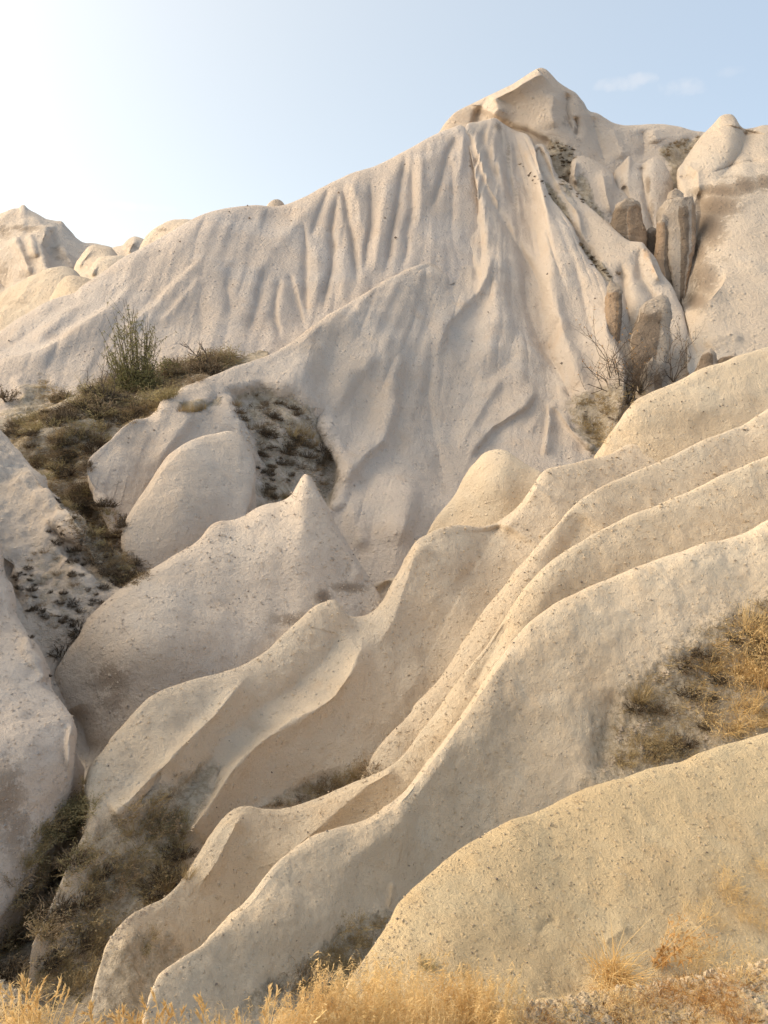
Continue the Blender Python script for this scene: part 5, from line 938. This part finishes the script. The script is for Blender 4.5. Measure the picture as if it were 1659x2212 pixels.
fg(WG, [(-20, 2180), (60, 2200), (150, 2270), (600, 2262), (600, 2350), (0, 2350)], 34, 80, 170, 'branching golden stalk in the lower left corner', 'weed', 'golden stalks in the lower left corner', 34)
def sweep_mesh(seed):
    r = np.random.default_rng(seed); g = Geo(); n = 420
    base = np.stack([r.normal(0, .10, n), r.normal(0, .08, n), np.full(n, -.03)], -1)
    d = np.stack([-.75 + r.normal(0, .42, n), r.normal(0, .3, n), np.full(n, .8) + r.normal(0, .25, n)], -1)
    ribbons(g, base, d, r.uniform(.35, 1.05, n) ** .8, np.full(n, .011), r.uniform(.05, .5, n), r, 5)
    return g.mesh('grass_tussock', M_GOLD)
fg(SK, [(20, 2200), (130, 2275), (620, 2262), (620, 2340), (20, 2340)], 30, 190, 330, 'tall bent golden stalk in the lower left corner', 'grass', 'tall golden stalks in the lower left corner', 40)
place(sweep_mesh(3), 1325, 2112, 250, 'sweeping golden grass tussock at the foot of the nearest fin', 'grass', zs=.9, rz=0., tilt=.0)
def leafy_weed():
    h = hit(1415, 2085); loc = h[0]; s_ = loc.y / F; r = np.random.default_rng(8); t = thing('leafy_weed', 'long arching orange dead weed with curled leaves beside the sweeping tussock', 'weed', loc)
    g = Geo(); gl = Geo()
    for k in range(7):
        d = np.array((.8 + r.normal(0, .25), r.normal(0, .25), .9 + r.normal(0, .2))); pts = branch_pts(r, np.array((r.normal(0, 5 * s_), r.normal(0, 5 * s_), 0)), d, s_ * r.uniform(110, 240), .14, 10, -.02); tube(g, pts, 1.1 * s_, .4 * s_)
        for q in range(12):
            i = r.integers(1, 10); b = branch_pts(r, pts[i], np.array((r.normal(.2, .7), r.normal(0, .7), r.normal(.3, .6))), s_ * r.uniform(14, 44), .3, 4, 0.); tube(g, b, .5 * s_, .25 * s_)
            tp = b[r.integers(1, 5, 5)]; m = len(tp); ribbons(gl, tp, r.normal(0, 1, (m, 3)), s_ * r.uniform(3, 8, m), np.full(m, 2.6 * s_), r.uniform(0, .8, m), r, 2)
        m = 14; tp = pts[r.integers(1, 6, m)]; ribbons(gl, tp, r.normal(0, 1, (m, 3)) - (0, 0, .5), s_ * r.uniform(8, 20, m), np.full(m, 6 * s_), r.uniform(0, .9, m), r, 3)
    link('stems', g.mesh('stems', M_GOLD), t); link('leaves', gl.mesh('leaves', M_ORANGE), t)
leafy_weed()
place(GD[1], 1325, 2128, 90, 'low gold fringe under the sweeping tussock', 'grass', zs=.7)
fg(WG + WO, [(1110, 2200), (1300, 2160), (1450, 2140), (1659, 2090), (1659, 2280), (1110, 2300)], 64, 34, 100, 'thin orange weed in the lower right corner', 'weed', 'orange weeds in the lower right corner', 35)
fg(WG, [(1430, 2060), (1530, 1930), (1659, 1860), (1659, 2080), (1500, 2100)], 26, 34, 76, 'wispy golden weed on slope of the nearest fin', 'weed', 'wispy weeds on the nearest fin', 36)
litter('ground_cover', [(1080, 2190), (1300, 2140), (1659, 2080), (1659, 2300), (1080, 2300)], 4000, 26, 1.6, M_ORANGE, 'orange litter on the sandy bank in the lower right corner', 38, .5)
litter('ground_cover', [(0, 2180), (100, 2250), (600, 2262), (1100, 2200), (1100, 2320), (0, 2320)], 2400, 55, 1.6, M_GOLD, 'golden thatch on the bank along the bottom', 39, .2)

# ------------------------------------------------------------------ loose grit and stones
def grit(key, n, smin, smax, mats, label, seed, dens=None, pw=2.2):
    k = [x for x in LAY if key in x][0]; P, Nn, U, V = LAY[k]; r = np.random.default_rng(seed)
    wgt = ((U > -20) & (U < 1680) & (V > 0) & (V < 2230)).ravel().astype(float); wgt /= wgt.sum()
    i = r.choice(P.shape[0] * P.shape[1], n, p=wgt); p = P.reshape(-1, 3)[i] ; nn = Nn.reshape(-1, 3)[i]
    p = p + r.normal(0, .01, p.shape) * p[:, 1:2] * .1
    s = smin + (smax - smin) * r.uniform(0, 1, n) ** pw; s = s * p[:, 1] / F
    o8 = np.array([(1, 0, 0), (0, 1, 0), (-1, 0, 0), (0, -1, 0), (0, 0, 1), (0, 0, -1)], float)
    fc = np.array([(0, 1, 4), (1, 2, 4), (2, 3, 4), (3, 0, 4), (1, 0, 5), (2, 1, 5), (3, 2, 5), (0, 3, 5)])
    V8 = o8[None] * (1 + r.uniform(-.35, .35, (n, 6, 1))) * np.stack([r.uniform(.8, 1.4, n), r.uniform(.7, 1.1, n), r.uniform(.5, .9, n)], -1)[:, None]
    a = r.uniform(0, 6.28, n); ca, sa = np.cos(a)[:, None], np.sin(a)[:, None]
    x = V8[..., 0] * ca - V8[..., 1] * sa; y = V8[..., 0] * sa + V8[..., 1] * ca; V8 = np.stack([x, y, V8[..., 2]], -1) * s[:, None, None] + (p + nn * s[:, None] * .25)[:, None]
    me = mesh_np('grit', V8.reshape(-1, 3), (fc[None] + (np.arange(n) * 6)[:, None, None]).reshape(-1, 3), mats, False)
    tag(link('grit', me), label, kind='stuff')
def crumbs(lines, n, smin, smax, label, seed):
    r = np.random.default_rng(seed); g = Geo(); V = []; k = 0; fc = np.array([(0, 1, 4), (1, 2, 4), (2, 3, 4), (3, 0, 4), (1, 0, 5), (2, 1, 5), (3, 2, 5), (0, 3, 5)])
    o8 = np.array([(1, 0, 0), (0, 1, 0), (-1, 0, 0), (0, -1, 0), (0, 0, 1), (0, 0, -1)], float)
    for _ in range(n):
        L_ = lines[r.integers(0, len(lines))]; i = r.integers(0, len(L_) - 1); t = r.uniform()
        h = hit(L_[i][0] * (1 - t) + L_[i + 1][0] * t + r.normal(0, 7), L_[i][1] * (1 - t) + L_[i + 1][1] * t + r.normal(0, 6) - 4)
        if h: q = (smin + (smax - smin) * r.uniform() ** 2.5) * h[0].y / F; V.append(o8 * (1 + r.uniform(-.35, .35, (6, 1))) * q * (1.2, 1, .7) + np.array(h[0])); k += 1
    if k: tag(link('rubble', mesh_np('rubble', np.concatenate(V), (fc[None] + (np.arange(k) * 6)[:, None, None]).reshape(-1, 3), tuff_mat(.5, .3, .3), False)), label, kind='stuff')
crumbs([[(570, 1742), (660, 1722), (760, 1680), (815, 1655)], [(400, 1830), (430, 1760), (470, 1700)], [(240, 1790), (300, 1760), (360, 1800)]], 500, .8, 4.5, 'loose stones on the ledges of the winding fin', 81)
crumbs([[(1290, 1680), (1330, 1640), (1450, 1620), (1600, 1570)], [(1400, 1480), (1500, 1440), (1600, 1380)], [(1330, 1600), (1420, 1560), (1520, 1520)]], 600, .8, 6, 'loose stones and clods on the right bank', 82)
crumbs([[(620, 2130), (700, 2080), (790, 2040), (840, 1990)], [(230, 2060), (260, 2000), (330, 1960)]], 400, .8, 5, 'loose stones in the groove by the nearest fin', 83)
crumbs([[(560, 900), (620, 960), (690, 1040), (700, 1080)], [(520, 900), (560, 1000), (580, 1080)], [(150, 1150), (220, 1250), (180, 1350)], [(60, 1280), (110, 1400)]], 700, .8, 4, 'loose stones in the pale hollow and on the left slope', 84)
TA, TB = tuff_mat(.85, .15, .3), tuff_mat(.75, .22, .3)
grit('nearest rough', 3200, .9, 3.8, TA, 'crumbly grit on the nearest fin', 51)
grit('nearest rough', 90, 1.2, 4.5, M_DARKST, 'dark specks of stone on the nearest fin', 52)
grit('second diagonal', 2600, .8, 3.2, TB, 'fine grit on the second fin', 53)
grit('second diagonal', 90, 1.3, 5, M_DARKST, 'dark specks of stone on the second fin', 54)
grit('third diagonal', 1700, .9, 3.6, TB, 'fine grit on the third fin', 55)
grit('fourth diagonal', 1300, .9, 3.4, TB, 'fine grit on the fourth fin', 56)
grit('long winding', 2200, .9, 3.6, TB, 'fine grit on the winding fin', 57)
grit('pointed tip above', 2500, .9, 3.2, tuff_mat(.35, .5, .3), 'fine grit on the pointed fin', 58)
grit('lower left edge', 1200, .9, 3.4, tuff_mat(.25, .35, .3), 'fine grit on the left flank', 59)
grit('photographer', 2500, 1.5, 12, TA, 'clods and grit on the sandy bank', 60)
for k_, l_ in (('third diagonal', 'third fin'), ('fourth diagonal', 'fourth fin'), ('long winding', 'winding fin'), ('pointed tip above', 'pointed fin'), ('steep fan', 'fan slope'), ('broad fluted', 'fluted slope'), ('upper cream', 'upper cream fin')):
    grit(k_, 90, 1.0, 3.4, M_DARKST, 'dark stones set in the ' + l_, 70, pw=3)
